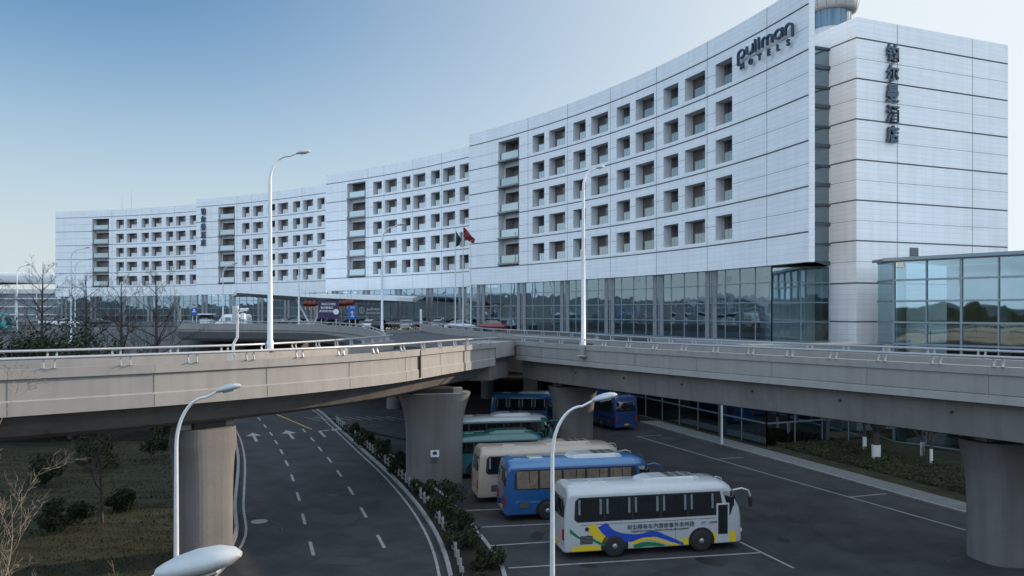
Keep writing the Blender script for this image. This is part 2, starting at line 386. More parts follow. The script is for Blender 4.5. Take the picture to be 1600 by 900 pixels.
LINES = [L0 + FH * k for k in range(6)]
W0, W1 = .42, 2.72
win_list = []
def build_segment(key, extra_near=0):
    g = SEG[key]; L = g['L']
    cols = [tuple(sorted((u_of_px(key, a), u_of_px(key, b)))) for a, b in g['cols']]
    lg = tuple(sorted((u_of_px(key, g['log'][0]), u_of_px(key, g['log'][1]))))
    if key == 'D': lg = (lg[0], lg[1])
    jn = [u_of_px(key, x) for x in g['joints']]
    print(key, 'L', round(L, 1), 'w', [round(b - a, 2) for a, b in cols], 'centres', [round((a + b) / 2, 1) for a, b in cols], 'log', [round(x, 1) for x in lg])
    if key != 'D':    # far blocks: the measured widths are coarse, use the two true room widths
        cols = [((a + b) / 2 - w / 2, (a + b) / 2 + w / 2) for k, (a, b) in enumerate(cols) for w in [2.45 if k % 2 == 0 else 3.35]]
        mid = (lg[0] + lg[1]) / 2; lg = (mid - 2.6, mid + 2.6)
    us = {0, L}
    for a, b in cols + [lg]: us |= {a, b}
    for j in jn: us |= {j - .03, j + .03}
    k = 0
    while k < L: us.add(k); k += 2.25
    us = sorted(us); out = [us[0]]
    for u in us[1:]:
        if u - out[-1] > 1e-3 and 0 <= u <= L: out.append(u)
    us = out
    zs = {ZB, ZT, L0}
    for z in LINES: zs |= {z - .07, z + .07}
    for k in range(5):
        zs |= {LINES[k] + W0, LINES[k] + W1, LINES[k] + 1.80 - .02, LINES[k] + 1.80 + .02}
    zs |= {ZB + .25, LINES[5] - .45}
    zs.discard(L0)
    zs = sorted(zs)
    lz0, lz1 = LINES[0] + .1, LINES[5] - .45
    def cell(u, z):
        if lg[0] < u < lg[1] and LINES[0] + W0 - .5 < z < lz1: return None
        for k in range(5):
            if LINES[k] + W0 < z < LINES[k] + W1:
                for a, b in cols:
                    if a < u < b: return None
        for z0 in LINES:
            if abs(z - z0) < .07: return (.10, 1)
        for j in jn:
            if abs(u - j) < .03: return (.05, 1)
        for k in range(5):
            if abs(z - LINES[k] - 1.8) < .02: return (.03, 1)
        return (0, 0)
    mb = MB()
    relief_wall(mb, lambda u, d: pt(key, u, d), None, us, zs, cell, uoff={'A': 300, 'B': 200, 'C': 100, 'D': 0}[key])
    # parapet top, inner side, underside, end returns
    TH = .55
    seq = [u for u in us]
    for a, b in zip(seq[:-1], seq[1:]):
        pa, pb, qa, qb = pt(key, a), pt(key, b), pt(key, a, TH), pt(key, b, TH)
        mb.face([(pa.x, pa.y, ZT), (pb.x, pb.y, ZT), (qb.x, qb.y, ZT), (qa.x, qa.y, ZT)], 2)
        mb.face([(qa.x, qa.y, ZT), (qb.x, qb.y, ZT), (qb.x, qb.y, ZT - 1), (qa.x, qa.y, ZT - 1)], 2)
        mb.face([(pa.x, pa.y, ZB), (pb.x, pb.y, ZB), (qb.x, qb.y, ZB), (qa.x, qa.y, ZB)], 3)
    for u, dep in ((0, TH if key == 'D' else 10), (L, 10)):
        p, q = pt(key, u), pt(key, u, dep)
        w = (q - p).length
        mb.face([(p.x, p.y, ZB), (q.x, q.y, ZB), (q.x, q.y, ZT), (p.x, p.y, ZT)], 0, [(0, ZB), (w, ZB), (w, ZT), (0, ZT)])
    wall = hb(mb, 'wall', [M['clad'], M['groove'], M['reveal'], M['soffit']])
    # roof and rear wall
    mb = MB(); DEP = 15
    st = [L * i / 10 for i in range(11)]
    for a, b in zip(st[:-1], st[1:]):
        if key == 'D': a, b = (8 + a * (L - 8) / L, 8 + b * (L - 8) / L)
        dep = (lambda u: DEP if key != 'D' else min(DEP, 3 + max(0, u - 8) * .6))
        pa, pb, qa, qb = pt(key, a, TH), pt(key, b, TH), pt(key, a, dep(a)), pt(key, b, dep(b))
        mb.face([(pa.x, pa.y, ZT - .9), (pb.x, pb.y, ZT - .9), (qb.x, qb.y, ZT - .9), (qa.x, qa.y, ZT - .9)], 0)
        mb.face([(qa.x, qa.y, 0), (qb.x, qb.y, 0), (qb.x, qb.y, ZT - .9), (qa.x, qa.y, ZT - .9)], 1)
        pa, pb = pt(key, a, 2.9), pt(key, b, 2.9)     # dark core behind the balconies
        mb.face([(pa.x, pa.y, ZB), (pb.x, pb.y, ZB), (pb.x, pb.y, ZT - .9), (pa.x, pa.y, ZT - .9)], 2)
    for a, b in zip(st[:-1], st[1:]):
        pa, pb, qa, qb = pt(key, a, .55), pt(key, b, .55), pt(key, a, DEP), pt(key, b, DEP)
        if key == 'D' and a < 14: continue
        mb.face([(pa.x, pa.y, ZB + .01), (pb.x, pb.y, ZB + .01), (qb.x, qb.y, ZB + .01), (qa.x, qa.y, ZB + .01)], 2)
    hb(mb, 'roof', [M['roof'], M['clad'], M['interior']])
    for ci, (a, b) in enumerate(cols):
        for k in range(5): win_list.append((key, a, b, LINES[k] + W0, LINES[k] + W1, ci))
    # stair balconies in their tall recess
    a, b = lg; DB = 1.1
    def q(u, d, z): p = pt(key, u, d); return (p.x, p.y, z)
    mb = MB()
    za, zb = LINES[0] + W0 - .5, LINES[5] - .45
    for x in (a, b): mb.face([q(x, .0, za), q(x, DB, za), q(x, DB, zb), q(x, .0, zb)], 0)
    mb.face([q(a, 0, zb), q(b, 0, zb), q(b, DB, zb), q(a, DB, zb)], 0)
    mb.face([q(a, 0, za), q(b, 0, za), q(b, DB, za), q(a, DB, za)], 0)
    hb(mb, 'stair_recess', [M['reveal']])
    for k in range(5):
        zo = LINES[k] + .45 if k else LINES[k] + .45
        mb = MB(); zt0 = LINES[k] + .05 if k else za; zt1 = LINES[k + 1] + .05 if k < 4 else zb
        oa, ob, o0, o1 = a + .55, b - .25, zo + .05, zo + 2.75
        for (x0, x1, y0, y1) in ((a, b, zt0, o0), (a, b, o1, zt1), (a, oa, o0, o1), (ob, b, o0, o1)):
            mb.face([q(x0, DB, y0), q(x1, DB, y0), q(x1, DB, y1), q(x0, DB, y1)], 0)
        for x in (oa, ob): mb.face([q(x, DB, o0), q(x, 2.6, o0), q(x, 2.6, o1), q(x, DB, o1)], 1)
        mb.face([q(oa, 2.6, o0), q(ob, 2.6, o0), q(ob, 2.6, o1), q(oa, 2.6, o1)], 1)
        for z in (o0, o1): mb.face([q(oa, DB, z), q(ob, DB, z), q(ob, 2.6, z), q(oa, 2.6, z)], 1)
        # slab with a projecting nose
        s0, s1 = zo - .22, zo
        ring = [q(a + .02, -.22, s0), q(b - .02, -.22, s0), q(b - .02, DB - .01, s0), q(a + .02, DB - .01, s0)]
        mb.loft([ring, [(x, y, s1) for x, y, z in ring]], 2, True, True)
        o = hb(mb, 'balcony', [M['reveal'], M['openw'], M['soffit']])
        g2 = MB()
        ring = [q(a + .6, .28, zo + .02), q(b - .1, .28, zo + .02), q(b - .1, .30, zo + .02), q(a + .6, .30, zo + .02)]
        g2.loft([ring, [(x, y, zo + 1.05) for x, y, z in ring]], 0, True, True)
        n = 5
        for i in range(n):
            u = a + .3 + (b - a - .6) * i / (n - 1); p = q(u, .33, zo); g2.tube([p, (p[0], p[1], zo + 1.08)], .022, 6, 1)
        g2.bar(q(a + .3, .29, zo + 1.09), q(b - .3, .29, zo + 1.09), .05, .05, 1)
        g2.v = [(x - HOFF.x, y - HOFF.y, z) for x, y, z in g2.v]
        g2.build('glass_balustrade', [M['bal'], M['rail']], o)

for k in 'DCBA': build_segment(k)

def window_mesh(key, a, b, z0, z1, ci, mb, gb):
    """recessed room balcony: reveals, rear wall with a dark glazed door, slab, balustrade"""
    D = 1.0
    def q(u, d, z): p = pt(key, u, d); return (p.x, p.y, z)
    for x in (a, b): mb.face([q(x, 0, z0), q(x, D, z0), q(x, D, z1), q(x, 0, z1)], 0)
    for z in (z0, z1): mb.face([q(a, 0, z), q(b, 0, z), q(b, D, z), q(a, D, z)], 0)
    wide = b - a > 2.9
    # near end of the bay carries the glazed door, the rest is rendered wall
    g0, g1 = (a + .15, a + (b - a) * (.52 if wide else .80))
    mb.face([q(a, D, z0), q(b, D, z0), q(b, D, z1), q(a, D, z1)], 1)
    r = random.random()
    mb.face([q(g0, D - .03, z0 + .08), q(g1, D - .03, z0 + .08), q(g1, D - .03, z1 - .15), q(g0, D - .03, z1 - .15)], 2)
    um = (g0 + g1) / 2; mb.bar(q(um, D - .05, z0 + .08), q(um, D - .05, z1 - .15), .06, .05, 3)
    if r < .35:       # drawn curtain
        mb.face([q(g0 + .05, D - .035, z0 + .1), q(um - .1, D - .035, z0 + .1), q(um - .1, D - .035, z1 - .2), q(g0 + .05, D - .035, z1 - .2)], 4)
    d0 = .42
    be = a + (b - a) * .66
    gb.face([q(a + .02, d0, z0 + .05), q(be, d0, z0 + .05), q(be, d0, z0 + .95), q(a + .02, d0, z0 + .95)], 0)
    gb.face([q(be, d0, z0 + .05), q(be, D, z0 + .05), q(be, D, z0 + .95), q(be, d0, z0 + .95)], 0)
    gb.bar(q(a + .01, d0, z0 + .98), q(be, d0, z0 + .98), .05, .05, 1)
    n = 4 if wide else 3
    for i in range(n + 1):
        u = a + .06 + (be - a - .06) * i / n; gb.bar(q(u, d0, z0), q(u, d0, z0 + .97), .035, .035, 1)
    return mb, gb
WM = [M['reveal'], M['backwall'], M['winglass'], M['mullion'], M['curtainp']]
rest_w, rest_g = MB(), MB()
for n, (key, a, b, z0, z1, ci) in enumerate(win_list):
    if n < 98:
        mb, gb = window_mesh(key, a, b, z0, z1, ci, MB(), MB())
        o = hb(mb, 'window', WM)
        gb.v = [(x - HOFF.x, y - HOFF.y, z) for x, y, z in gb.v]; gb.build('glass_balustrade', [M['bal'], M['rail']], o)
    else: window_mesh(key, a, b, z0, z1, ci, rest_w, rest_w)
# the far windows (beyond the nearest 98) are one part
for i in range(len(rest_w.f)): pass
o = hb(rest_w, 'window', WM + [M['bal'], M['rail']]); o['kind'] = 'stuff'

# ------------------------------------------------------------------ hotel end block
PA, PB, PC = Vector((29.3, 73.8)), Vector((30.55, 70.95)), Vector((48.7, 78.55))
def lin(p, q):
    d = (q - p).normalized(); n = Vector((d.y, -d.x))      # outward (to the right of walking)
    return lambda u, off: p + d * u - n * off
dB = (PC - PB).normalized(); dA = Vector((-dB.y, dB.x))
PA = PB + dA * 3.1
def block_face(p, q, joints, z0, z1, name):
    L = (q - p).length; us = {0, L}; f = lin(p, q)
    for j in joints: us |= {j - .03, j + .03}
    us = sorted(us)
    hl = [Z_DECK + 1.7, 13.15, L0] + LINES[1:]
    tl = [z + 1.8 for z in LINES[:5]] + [L0 - 1.85]
    zs = {z0, z1}
    for z in hl: zs |= {z - .07, z + .07}
    for z in tl: zs |= {z - .02, z + .02}
    zs = sorted(zs)
    def cell(u, z):
        if any(abs(z - h) < .07 for h in hl): return (.10, 1)
        if any(abs(u - j) < .03 for j in joints): return (.05, 1)
        if any(abs(z - h) < .02 for h in tl): return (.03, 1)
        return (0, 0)
    mb = MB(); relief_wall(mb, f, None, us, zs, cell, uoff=400)
    return hb(mb, name, [M['clad'], M['groove']])
def u_line(p, q, px):
    k = (px - 800) / F; d = (q - p).normalized(); return (k * p.y - p.x) / (d.x - k * d.y)
block_face(PB, PC, [u_line(PB, PC, 1402), u_line(PB, PC, 1519.5)], 0, ZT + .1, 'wall')
block_face(PA, PB, [], 0, ZT + .1, 'wall')
PD = PC + dA * 22; PE = PA + dA * 19
mb = MB()
for p, q in ((PC, PD), (PD, PE), (PE, PA)):
    mb.face([(p.x, p.y, 0), (q.x, q.y, 0), (q.x, q.y, ZT + .1), (p.x, p.y, ZT + .1)], 0, [(0, 0), (15, 0), (15, 36), (0, 36)])
hb(mb, 'wall', [M['clad']])
mb = MB(); cc = (PB + PD) / 2; mb.prism([tuple(v.lerp(cc, .03)) for v in (PA, PB, PC, PD, PE)], ZT - 1.2, ZT - .5, 0); hb(mb, 'roof', [M['roof']])
# louvre opening low on the end wall
f = lin(PB, PC); ul = u_line(PB, PC, 1428)
mb = MB(); p0, p1 = f(ul - .55, -.02), f(ul + .55, -.02); q0, q1 = f(ul - .55, .3), f(ul + .55, .3)
mb.loft([[(p0.x, p0.y, z), (p1.x, p1.y, z), (q1.x, q1.y, z), (q0.x, q0.y, z)] for z in (15.55, 16.5)], 0, True, True)
for i in range(6): mb.bar((p0.x, p0.y - .03, 15.65 + i * .15), (p1.x, p1.y - .03, 15.65 + i * .15), .05, .03, 1)
hb(mb, 'louvre', [M['groove'], M['darkmet']])
# wall under the glazed stair
mb = MB(); g0, g1 = PA - dB * 8, PA - dB * .02
mb.face([(g0.x, g0.y, 0), (g1.x, g1.y, 0), (g1.x, g1.y, 14.75), (g0.x, g0.y, 14.75)], 0, [(0, 0), (8, 0), (8, 14.75), (0, 14.75)]); hb(mb, 'wall', [M['clad']])
# glazed stair between the long front and the end block
GS = PA - dB * 7.0
f = lin(GS, PA + dB * .0); mb = MB(); Lg = (PA - GS).length
p, q = f(0, .15), f(Lg, .15)
mb.face([(p.x, p.y, 14.8), (q.x, q.y, 14.8), (q.x, q.y, 34.8), (p.x, p.y, 34.8)], 0)
p2, q2 = f(0, 3), f(Lg, 3); mb.face([(p2.x, p2.y, 14.8), (q2.x, q2.y, 14.8), (q2.x, q2.y, 34.8), (p2.x, p2.y, 34.8)], 2)
mb.face([(p.x, p.y, 34.8), (q.x, q.y, 34.8), (q2.x, q2.y, 34.8), (p2.x, p2.y, 34.8)], 3)
z = 14.9; i = 0
while z < 35:
    a, b = f(0, -.05), f(Lg, -.05); a2, b2 = f(0, 1.5), f(Lg, 1.5); h = .34 if i % 2 == 0 else .2
    mb.loft([[(a.x, a.y, zz), (b.x, b.y, zz), (b2.x, b2.y, zz), (a2.x, a2.y, zz)] for zz in (z, z + h)], 1, True, True)
    z += 1.8; i += 1
hb(mb, 'stair_glazing', [M['lobby'], M['darkmet'], M['interior'], M['soffit']])

# ------------------------------------------------------------------ lobby glazing, upper floor
ZG = [Z_DECK, 9.7, 11.4, 13.13, ZB]
def glaze(path, zs, name, step=2.25, gm='lobby', cols_every=4, back=7.0, parent=None, col=True, z_col=None, topm='mullion', inm='interior', caps=()):
    """curtain wall along a 2D path (walk it left to right as the camera sees it, outward to the right)"""
    P = resample([(p[0], p[1], 0) for p in path], step) if len(path) > 2 else None
    if P is None:
        a, b = Vector((*path[0], 0)), Vector((*path[1], 0)); n = max(1, round((b - a).length / step)); P = [a.lerp(b, i / n) for i in range(n + 1)]
    g, fr, st = MB(), MB(), MB(); inner = offset_poly([(p.x, p.y) for p in P], back); near = offset_poly([(p.x, p.y) for p in P], .7)
    for i in range(len(P) - 1):
        a, b = P[i], P[i + 1]; g.face([(a.x, a.y, zs[0]), (b.x, b.y, zs[0]), (b.x, b.y, zs[-1]), (a.x, a.y, zs[-1])], 0)
        ia, ib = inner[i], inner[i + 1]
        st.face([(ia[0], ia[1], zs[0]), (ib[0], ib[1], zs[0]), (ib[0], ib[1], zs[-1]), (ia[0], ia[1], zs[-1])], 1)
        st.face([(ia[0], ia[1], zs[0] + .02), (ib[0], ib[1], zs[0] + .02), (b.x, b.y, zs[0] + .02), (a.x, a.y, zs[0] + .02)], 2)
        st.face([(ia[0], ia[1], zs[-1] - .02), (ib[0], ib[1], zs[-1] - .02), (b.x, b.y, zs[-1] - .02), (a.x, a.y, zs[-1] - .02)], 1)
    for i, p in enumerate(P): fr.box((p.x, p.y, (zs[0] + zs[-1]) / 2), (.07, .14, zs[-1] - zs[0]), 0, 0)
    for z in zs:
        for i in range(len(P) - 1): fr.bar((P[i].x, P[i].y, z), (P[i + 1].x, P[i + 1].y, z), .18, .10, 0)
    for k in caps:
        p, q = P[k], inner[k]; st.face([(p.x, p.y, zs[0]), (q[0], q[1], zs[0]), (q[0], q[1], zs[-1]), (p.x, p.y, zs[-1])], 1)
    if col:
        for i in range(1, len(P) - 1, cols_every):
            t = (P[i + 1] - P[i]).normalized(); n = Vector((-t.y, t.x, 0)); rz = math.atan2(t.y, t.x)
            for sx in (-.62, .62):
                c = P[i] + n * .24 + t * sx; st.box((c.x, c.y, (zs[0] + zs[-1]) / 2), (.66, .6, zs[-1] - zs[0] - .06), rz, 0)
            c = P[i] + n * 3.8; st.box((c.x, c.y, (zs[0] + zs[-1]) / 2), (.8, .8, zs[-1] - zs[0] - .06), rz, 0)
    hb(g, 'glazing', [M[gm]], parent); hb(fr, 'mullions', [M[topm]], parent)
    if back: hb(st, 'inner_columns', [M['granite'], M[inm], M['intfloor']], parent)
uc = u_of_px('D', 1199)
pathD = [tuple(pt('D', u, .45)) for u in [SEG['D']['L'] - .05, 45, 30, 18, uc]]
glaze(pathD, ZG, 'lobby', back=5.2)
cD = pt('D', uc, .45); cE = Vector((27.8, 70.2))
glaze([tuple(cD), tuple(cE)], ZG, 'lobby', 3.2, back=1.1, col=False, inm='clad', gm='cornerg')
mb = MB(); e2 = PA - dB * .03; w_ = (e2 - cE).length
mb.face([(cE.x, cE.y, 0), (e2.x, e2.y, 0), (e2.x, e2.y, 14.7), (cE.x, cE.y, 14.7)], 0, [(0, 0), (w_, 0), (w_, 14.7), (0, 14.7)]); hb(mb, 'wall', [M['clad']])
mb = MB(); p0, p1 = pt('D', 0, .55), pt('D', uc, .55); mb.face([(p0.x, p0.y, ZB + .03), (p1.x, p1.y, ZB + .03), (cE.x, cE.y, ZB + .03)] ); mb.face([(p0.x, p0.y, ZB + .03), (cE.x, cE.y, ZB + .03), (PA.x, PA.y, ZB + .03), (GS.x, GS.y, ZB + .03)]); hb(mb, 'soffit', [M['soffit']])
for k in 'CBA': glaze([tuple(pt(k, u, .45)) for u in [SEG[k]['L'] - .05, SEG[k]['L'] * .5, .05]], ZG, 'lobby')
# lower storey beneath the deck
low = [(2.5, 108), (7.5, 95), (13.1, 81.8), (16.6, 71.5), (19.8, 62.2)]
glaze(low, [0, 1.9, 4.2, 7.2], 'lower', 3.2, col=False, back=6)
glaze([(19.8, 62.2), (30.1, 66.6)], [0, 1.9, 4.2, 7.2], 'lower', 3.2, col=False, back=6)
mb = MB(); mb.prism([(2.2, 108), (12.9, 81.6), (19.7, 61.9), (30.5, 66.5), (29.8, 70.2), (21.8, 68), (13, 90), (4, 106)], 7.2, 7.92, 0)
hb(mb, 'podium_edge', [M['soffit']])

# ------------------------------------------------------------------ entrance canopy
can = MB()
CT = [Vector((-46, 134, 14.3)), Vector((-38, 127, 13.8)), Vector((-28, 122, 13.2)), Vector((-19, 121, 12.85)), Vector((-15.2, 122.5, 12.7))]
CBk = [Vector((-57, 163, 13.9)), Vector((-46, 158.5, 13.8)), Vector((-34, 149, 13.6)), Vector((-22, 138.5, 13.4)), Vector((-14.5, 131, 13.0))]
top = resample(CT, 2.5); n = len(top)
bk = resample(CBk, 2.5); bk = [bk[min(len(bk) - 1, round(i * (len(bk) - 1) / (n - 1)))] for i in range(n)]
rings = []
for i in range(n):
    a, b = top[i], bk[i]; th = .1 + .55 * math.sin(PI * i / (n - 1))
    rings.append([a, a + Vector((0, -.02, -.55)), a.lerp(b, .25) + Vector((0, 0, -.6 - th)), a.lerp(b, .8) + Vector((0, 0, -.2 - th * .6)), b + Vector((0, 0, -.3)), b, a.lerp(b, .5) + Vector((0, 0, .15))])
can.loft(rings, 0, True, True)
cano = hb(can, 'entrance_canopy', [mat('canopy_panel', (.72, .74, .76), .45, .3, var=.05)])
for (x, y, x2, y2) in ((-31.5, 126, -34.5, 128), (-31.3, 126, -30.2, 128), (-22, 124.5, -24, 126.5)):
    st = MB(); st.tube([(x, y, 8), (x2, y2, 12.7)], .16, 10); st.v = [(a - HOFF.x, b - HOFF.y, c) for a, b, c in st.v]
    st.build('strut', [M['pole']], cano)

# roof antennas
for px, h in ((206, 5.5), (191, 3.6)):
    mb = MB(); X = (px - 800) / F * 205; mb.tube([(X, 205, ZT - 1), (X, 205, ZT + h * .5), (X, 205, ZT + h)], [.09, .06, .03], 6); hb(mb, 'antenna', [M['mullion']])

# ------------------------------------------------------------------ wall signs
def ribbon(mb, pts, w, d, m=0):
    """flat stroke in local x,z with thickness d in y, mitred"""
    P = [Vector(p) for p in pts]; n = len(P); L, Rr = [], []
    for i in range(n):
        a = P[i] - P[max(i - 1, 0)]; b = P[min(i + 1, n - 1)] - P[i]
        if a.length < 1e-6: a = b
        if b.length < 1e-6: b = a
        t = (a.normalized() + b.normalized()).normalized(); nn = Vector((-t.y, t.x)); k = w / 2 / max(.5, nn.dot(Vector((-a.normalized().y, a.normalized().x))))
        L.append(P[i] + nn * k); Rr.append(P[i] - nn * k)
    rings = [[(L[i].x, 0, L[i].y), (L[i].x, -d, L[i].y), (Rr[i].x, -d, Rr[i].y), (Rr[i].x, 0, Rr[i].y)] for i in range(n)]
    mb.loft(rings, m, True, True)
def arc(cx, cy, r, a0, a1, n=14, ry=None):
    return [(cx + r * math.cos(R(a0 + (a1 - a0) * i / n)), cy + (ry or r) * math.sin(R(a0 + (a1 - a0) * i / n))) for i in range(n + 1)]
LET = {
    'p': (1.05, [arc(.5, .45, .38, 0, 360, 22), [(.12, .5), (.12, -.55)]]),
    'u': (.95, [[(.1, .88), (.1, .4)] + arc(.45, .4, .35, 180, 360, 10) + [(.8, .88)], [(.8, .88), (.8, 0)]]),
    'l': (.40, [[(.1, 1.15), (.1, 0)]]),
    'm': (1.35, [[(.1, 0), (.1, .5)] + arc(.36, .55, .26, 180, 0, 8) + [(.62, 0)], [(.62, .5)] + arc(.88, .55, .26, 180, 0, 8) + [(1.14, 0)]]),
    'a': (1.05, [arc(.45, .45, .38, 0, 360, 22), [(.83, .88), (.83, 0)]]),
    'n': (.95, [[(.1, 0), (.1, .5)] + arc(.45, .5, .35, 180, 0, 10) + [(.80, -.42)]]),
}
def text_mb(s, size, depth, bold=.0):
    cu = bpy.data.curves.new('t', 'FONT'); cu.body = s; cu.size = size; cu.extrude = depth / 2; cu.offset = bold; cu.resolution_u = 3
    o = bpy.data.objects.new('t', cu); COL.objects.link(o); bpy.context.view_layer.update()
    me = bpy.data.meshes.new_from_object(o.evaluated_get(bpy.context.evaluated_depsgraph_get()))
    mb = MB(); mb.idx([(v.co.x, -v.co.z - depth / 2, v.co.y) for v in me.vertices], [tuple(p.vertices) for p in me.polygons])
    bpy.data.objects.remove(o); bpy.data.curves.remove(cu); bpy.data.meshes.remove(me); return mb
def centre(mb, height=None):
    xs = [v[0] for v in mb.v]; zs = [v[2] for v in mb.v]; h = max(zs) - min(zs); k = (height / h) if height else 1
    cx, cz = (max(xs) + min(xs)) / 2, min(zs); mb.v = [((x - cx) * k, y, (z - cz) * k) for x, y, z in mb.v]; return mb
def face_rot(n):     # rotation about z so that local -y points along n
    return math.atan2(n.y, n.x) + PI / 2
u0 = u_of_px('D', 1151); u1 = u_of_px('D', 1244)
c = pt('D', (u0 + u1) / 2, -.3)
sg = empty('wall_sign', (c.x, c.y, 33.2), face_rot(nrm('D', (u0 + u1) / 2)), 'dark steel latin lettering high on the near end of the long curved front', 'sign')
width = sum(LET[ch][0] for ch in 'pullman') ; k = (u0 - u1) / width * .95; x = -(u0 - u1) / 2 + .62
for ch in 'pullman':
    w, st = LET[ch]; mb = MB()
    for s_ in st: ribbon(mb, [(px_ * k + x, pz * .92) for px_, pz in s_], .17, .22)
    mb.v = [(a, b + .0, c_) for a, b, c_ in mb.v]; mb.build('letter', [M['signmet']], sg); x += w * k
print('sign width', u0 - u1, 'k', k)
n = 6
for i, ch in enumerate('HOTELS'):
    mb = centre(text_mb(ch, .8, .18, .035), .56); xx = -(u0 - u1) / 2 + (u0 - u1) * (.16 + .77 * i / 5)
    mb.v = [(a + xx, b, c_ - .95) for a, b, c_ in mb.v]; mb.build('letter', [M['signmet']], sg)
def cn_sign(p, n, ztop, h, step, label):
    t = empty('wall_sign', (p.x, p.y, ztop), face_rot(n), label, 'sign')
    for i, ch in enumerate('铂尔曼酒店'):
        mb = centre(text_mb(ch, 1.6, .26, .035), h); mb.v = [(a * .92, b, c_ - h - i * step) for a, b, c_ in mb.v]
        mb.build('character', [M['signmet']], t)
nB = Vector((dB.y, -dB.x)); us_ = u_line(PB, PC, 1391)
cn_sign(PB + dB * us_ + nB * .12, nB, 34.75, 1.55, 1.83, 'tall column of five dark characters on the blank end wall of the hotel')
ub = u_of_px('B', 318.7); cn_sign(pt('B', ub, -.1), nrm('B', ub), 34.55, 1.55, 1.80, 'small distant column of five dark characters beside the third stair recess')

# ------------------------------------------------------------------ glass annex on the right
annex = empty('glass_annex', (34, 61, 0), 0, 'low glass walled annex with thin roof joining the white end wall', 'building')
AX = [(31.2, 68.2), (31.15, 65.2), (37.6, 56.6), (56, 32)]
def ann(mb, name, mats):
    mb.v = [(x - 34, y - 61, z) for x, y, z in mb.v]; return mb.build(name, mats, annex)
d1 = (Vector(AX[3]) - Vector(AX[1])).normalized(); LA = (Vector(AX[3]) - Vector(AX[1])).length
g, fr, st = MB(), MB(), MB()
zs = [0, 4, 8.0, 9.75, 11.45, 13.15, 14.7]
nb = Vector((-d1.y, d1.x))
for i in range(int(LA / 2.62)):
    a = Vector(AX[1]) + d1 * i * 2.62; b = a + d1 * 2.62
    g.face([(a.x, a.y, 0), (b.x, b.y, 0), (b.x, b.y, 14.7), (a.x, a.y, 14.7)], 0)
    if i % 1 == 0: fr.box((a.x, a.y, 7.35), (.16 if i % 2 == 0 else .10, .22, 14.7), math.atan2(d1.y, d1.x), 0)
    for z in zs: fr.bar((a.x, a.y, z), (b.x, b.y, z), .26, .15, 0)
    c2, e2 = a + nb * 9, b + nb * 9
    st.face([(c2.x, c2.y, 0), (e2.x, e2.y, 0), (e2.x, e2.y, 14.6), (c2.x, c2.y, 14.6)], 0)
    for zf in (.05, 7.9): st.face([(a.x, a.y, zf), (b.x, b.y, zf), (e2.x, e2.y, zf), (c2.x, c2.y, zf)], 1)
    if i % 3 == 0:
        c = a + nb * 1.2; st.tube([(c.x, c.y, 0), (c.x, c.y, 14.6)], .35, 12, 2)
    if i % 2: # rail standing behind the glass
        c = a + nb * .6; st.tube([(c.x, c.y, 7.9), (c.x, c.y, 9.1)], .04, 6, 2)
a, b = Vector(AX[0]), Vector(AX[1])
g.face([(a.x, a.y, 0), (b.x, b.y, 0), (b.x, b.y, 14.7), (a.x, a.y, 14.7)], 0)
for z in zs: fr.bar((a.x, a.y, z), (b.x, b.y, z), .2, .15, 0)
ann(g, 'glazing', [M['annexg']]); ann(fr, 'mullions', [M['mullion']]); ann(st, 'inner_structure', [M['interior'], M['intfloor'], M['pole']])
mb = MB(); o1 = Vector(AX[1]) - nb * .5 - d1 * .7; o2 = Vector(AX[3]) - nb * .5
mb.prism([tuple(o1), tuple(o2), tuple(o2 + nb * 14), tuple(o1 + nb * 14 - d1 * 0)], 14.72, 14.98, 0); mb.prism([(30.7, 68.2), (30.6, 65.6), (31.5, 66)], 14.73, 14.96, 0)
ann(mb, 'roof', [M['mullion']])

# ------------------------------------------------------------------ control tower behind
ct = empty('control_tower', (59.7, 150, 0), 0, 'round airport control tower rising behind the hotel roof', 'tower')
mb = MB(); mb.lathe([(3.2, 0), (3.2, 60), (3.4, 63.2)], n=32); mb.build('shaft', [M['towerwhite']], ct)
mb = MB(); mb.lathe([(3.45, 63.2), (3.6, 66.3)], n=32); mb.build('lower_glazing', [M['towerglass']], ct)
for k in range(16):
    pass
mb = MB(); mb.lathe([(3.7, 66.3), (4.6, 66.5), (5.0, 68.5), (5.4, 70.6), (5.9, 71.0), (5.9, 71.8), (5.2, 72), (5.8, 76), (3, 77)], n=40); mb.build('cab', [M['towerwhite']], ct)
mb = MB()
for k in range(18):
    a = 2 * PI * k / 18; mb.tube([(3.5 * math.cos(a), 3.5 * math.sin(a), 63.2), (3.66 * math.cos(a), 3.66 * math.sin(a), 66.3)], .06, 5)
    mb.tube([(4.65 * math.cos(a), 4.65 * math.sin(a), 66.6), (5.45 * math.cos(a), 5.45 * math.sin(a), 70.5)], .05, 5)
mb.build('ribs', [M['mullion']], ct)

# ------------------------------------------------------------------ viaducts
def loft_deck(near, far, prof_near, prof_far, soffit_near, soffit_far, deck_dz):
    """near/far: matching lists of 3D points at parapet top. returns MB girder, MB parapets"""
    g, p = MB(), MB(); n = len(near); rn, rf, rg, rd = [], [], [], []
    run = 0; uvl = [0]
    for i in range(n):
        a, b = near[i], far[i]; inw = Vector((b.x - a.x, b.y - a.y, 0)); W = inw.length; inw.normalize()
        def q(o, s, dz): return o + inw * s + Vector((0, 0, dz))
        rn.append([q(a, s, dz) for s, dz in prof_near]); rf.append([q(b, -s, dz) for s, dz in prof_far])
        rg.append([q(a, s, dz) for s, dz in soffit_near] + [q(b, -s, dz) for s, dz in reversed(soffit_far)])
        rd.append([q(a, .28, deck_dz), q(b, -.28, deck_dz)])
    p.loft(rn, 0, True, True); p.loft(rf, 0, True, True)
    g.loft(rg, 0, True, True, True)
    g.loft(rd, 1, False, False, False)
    return g, p

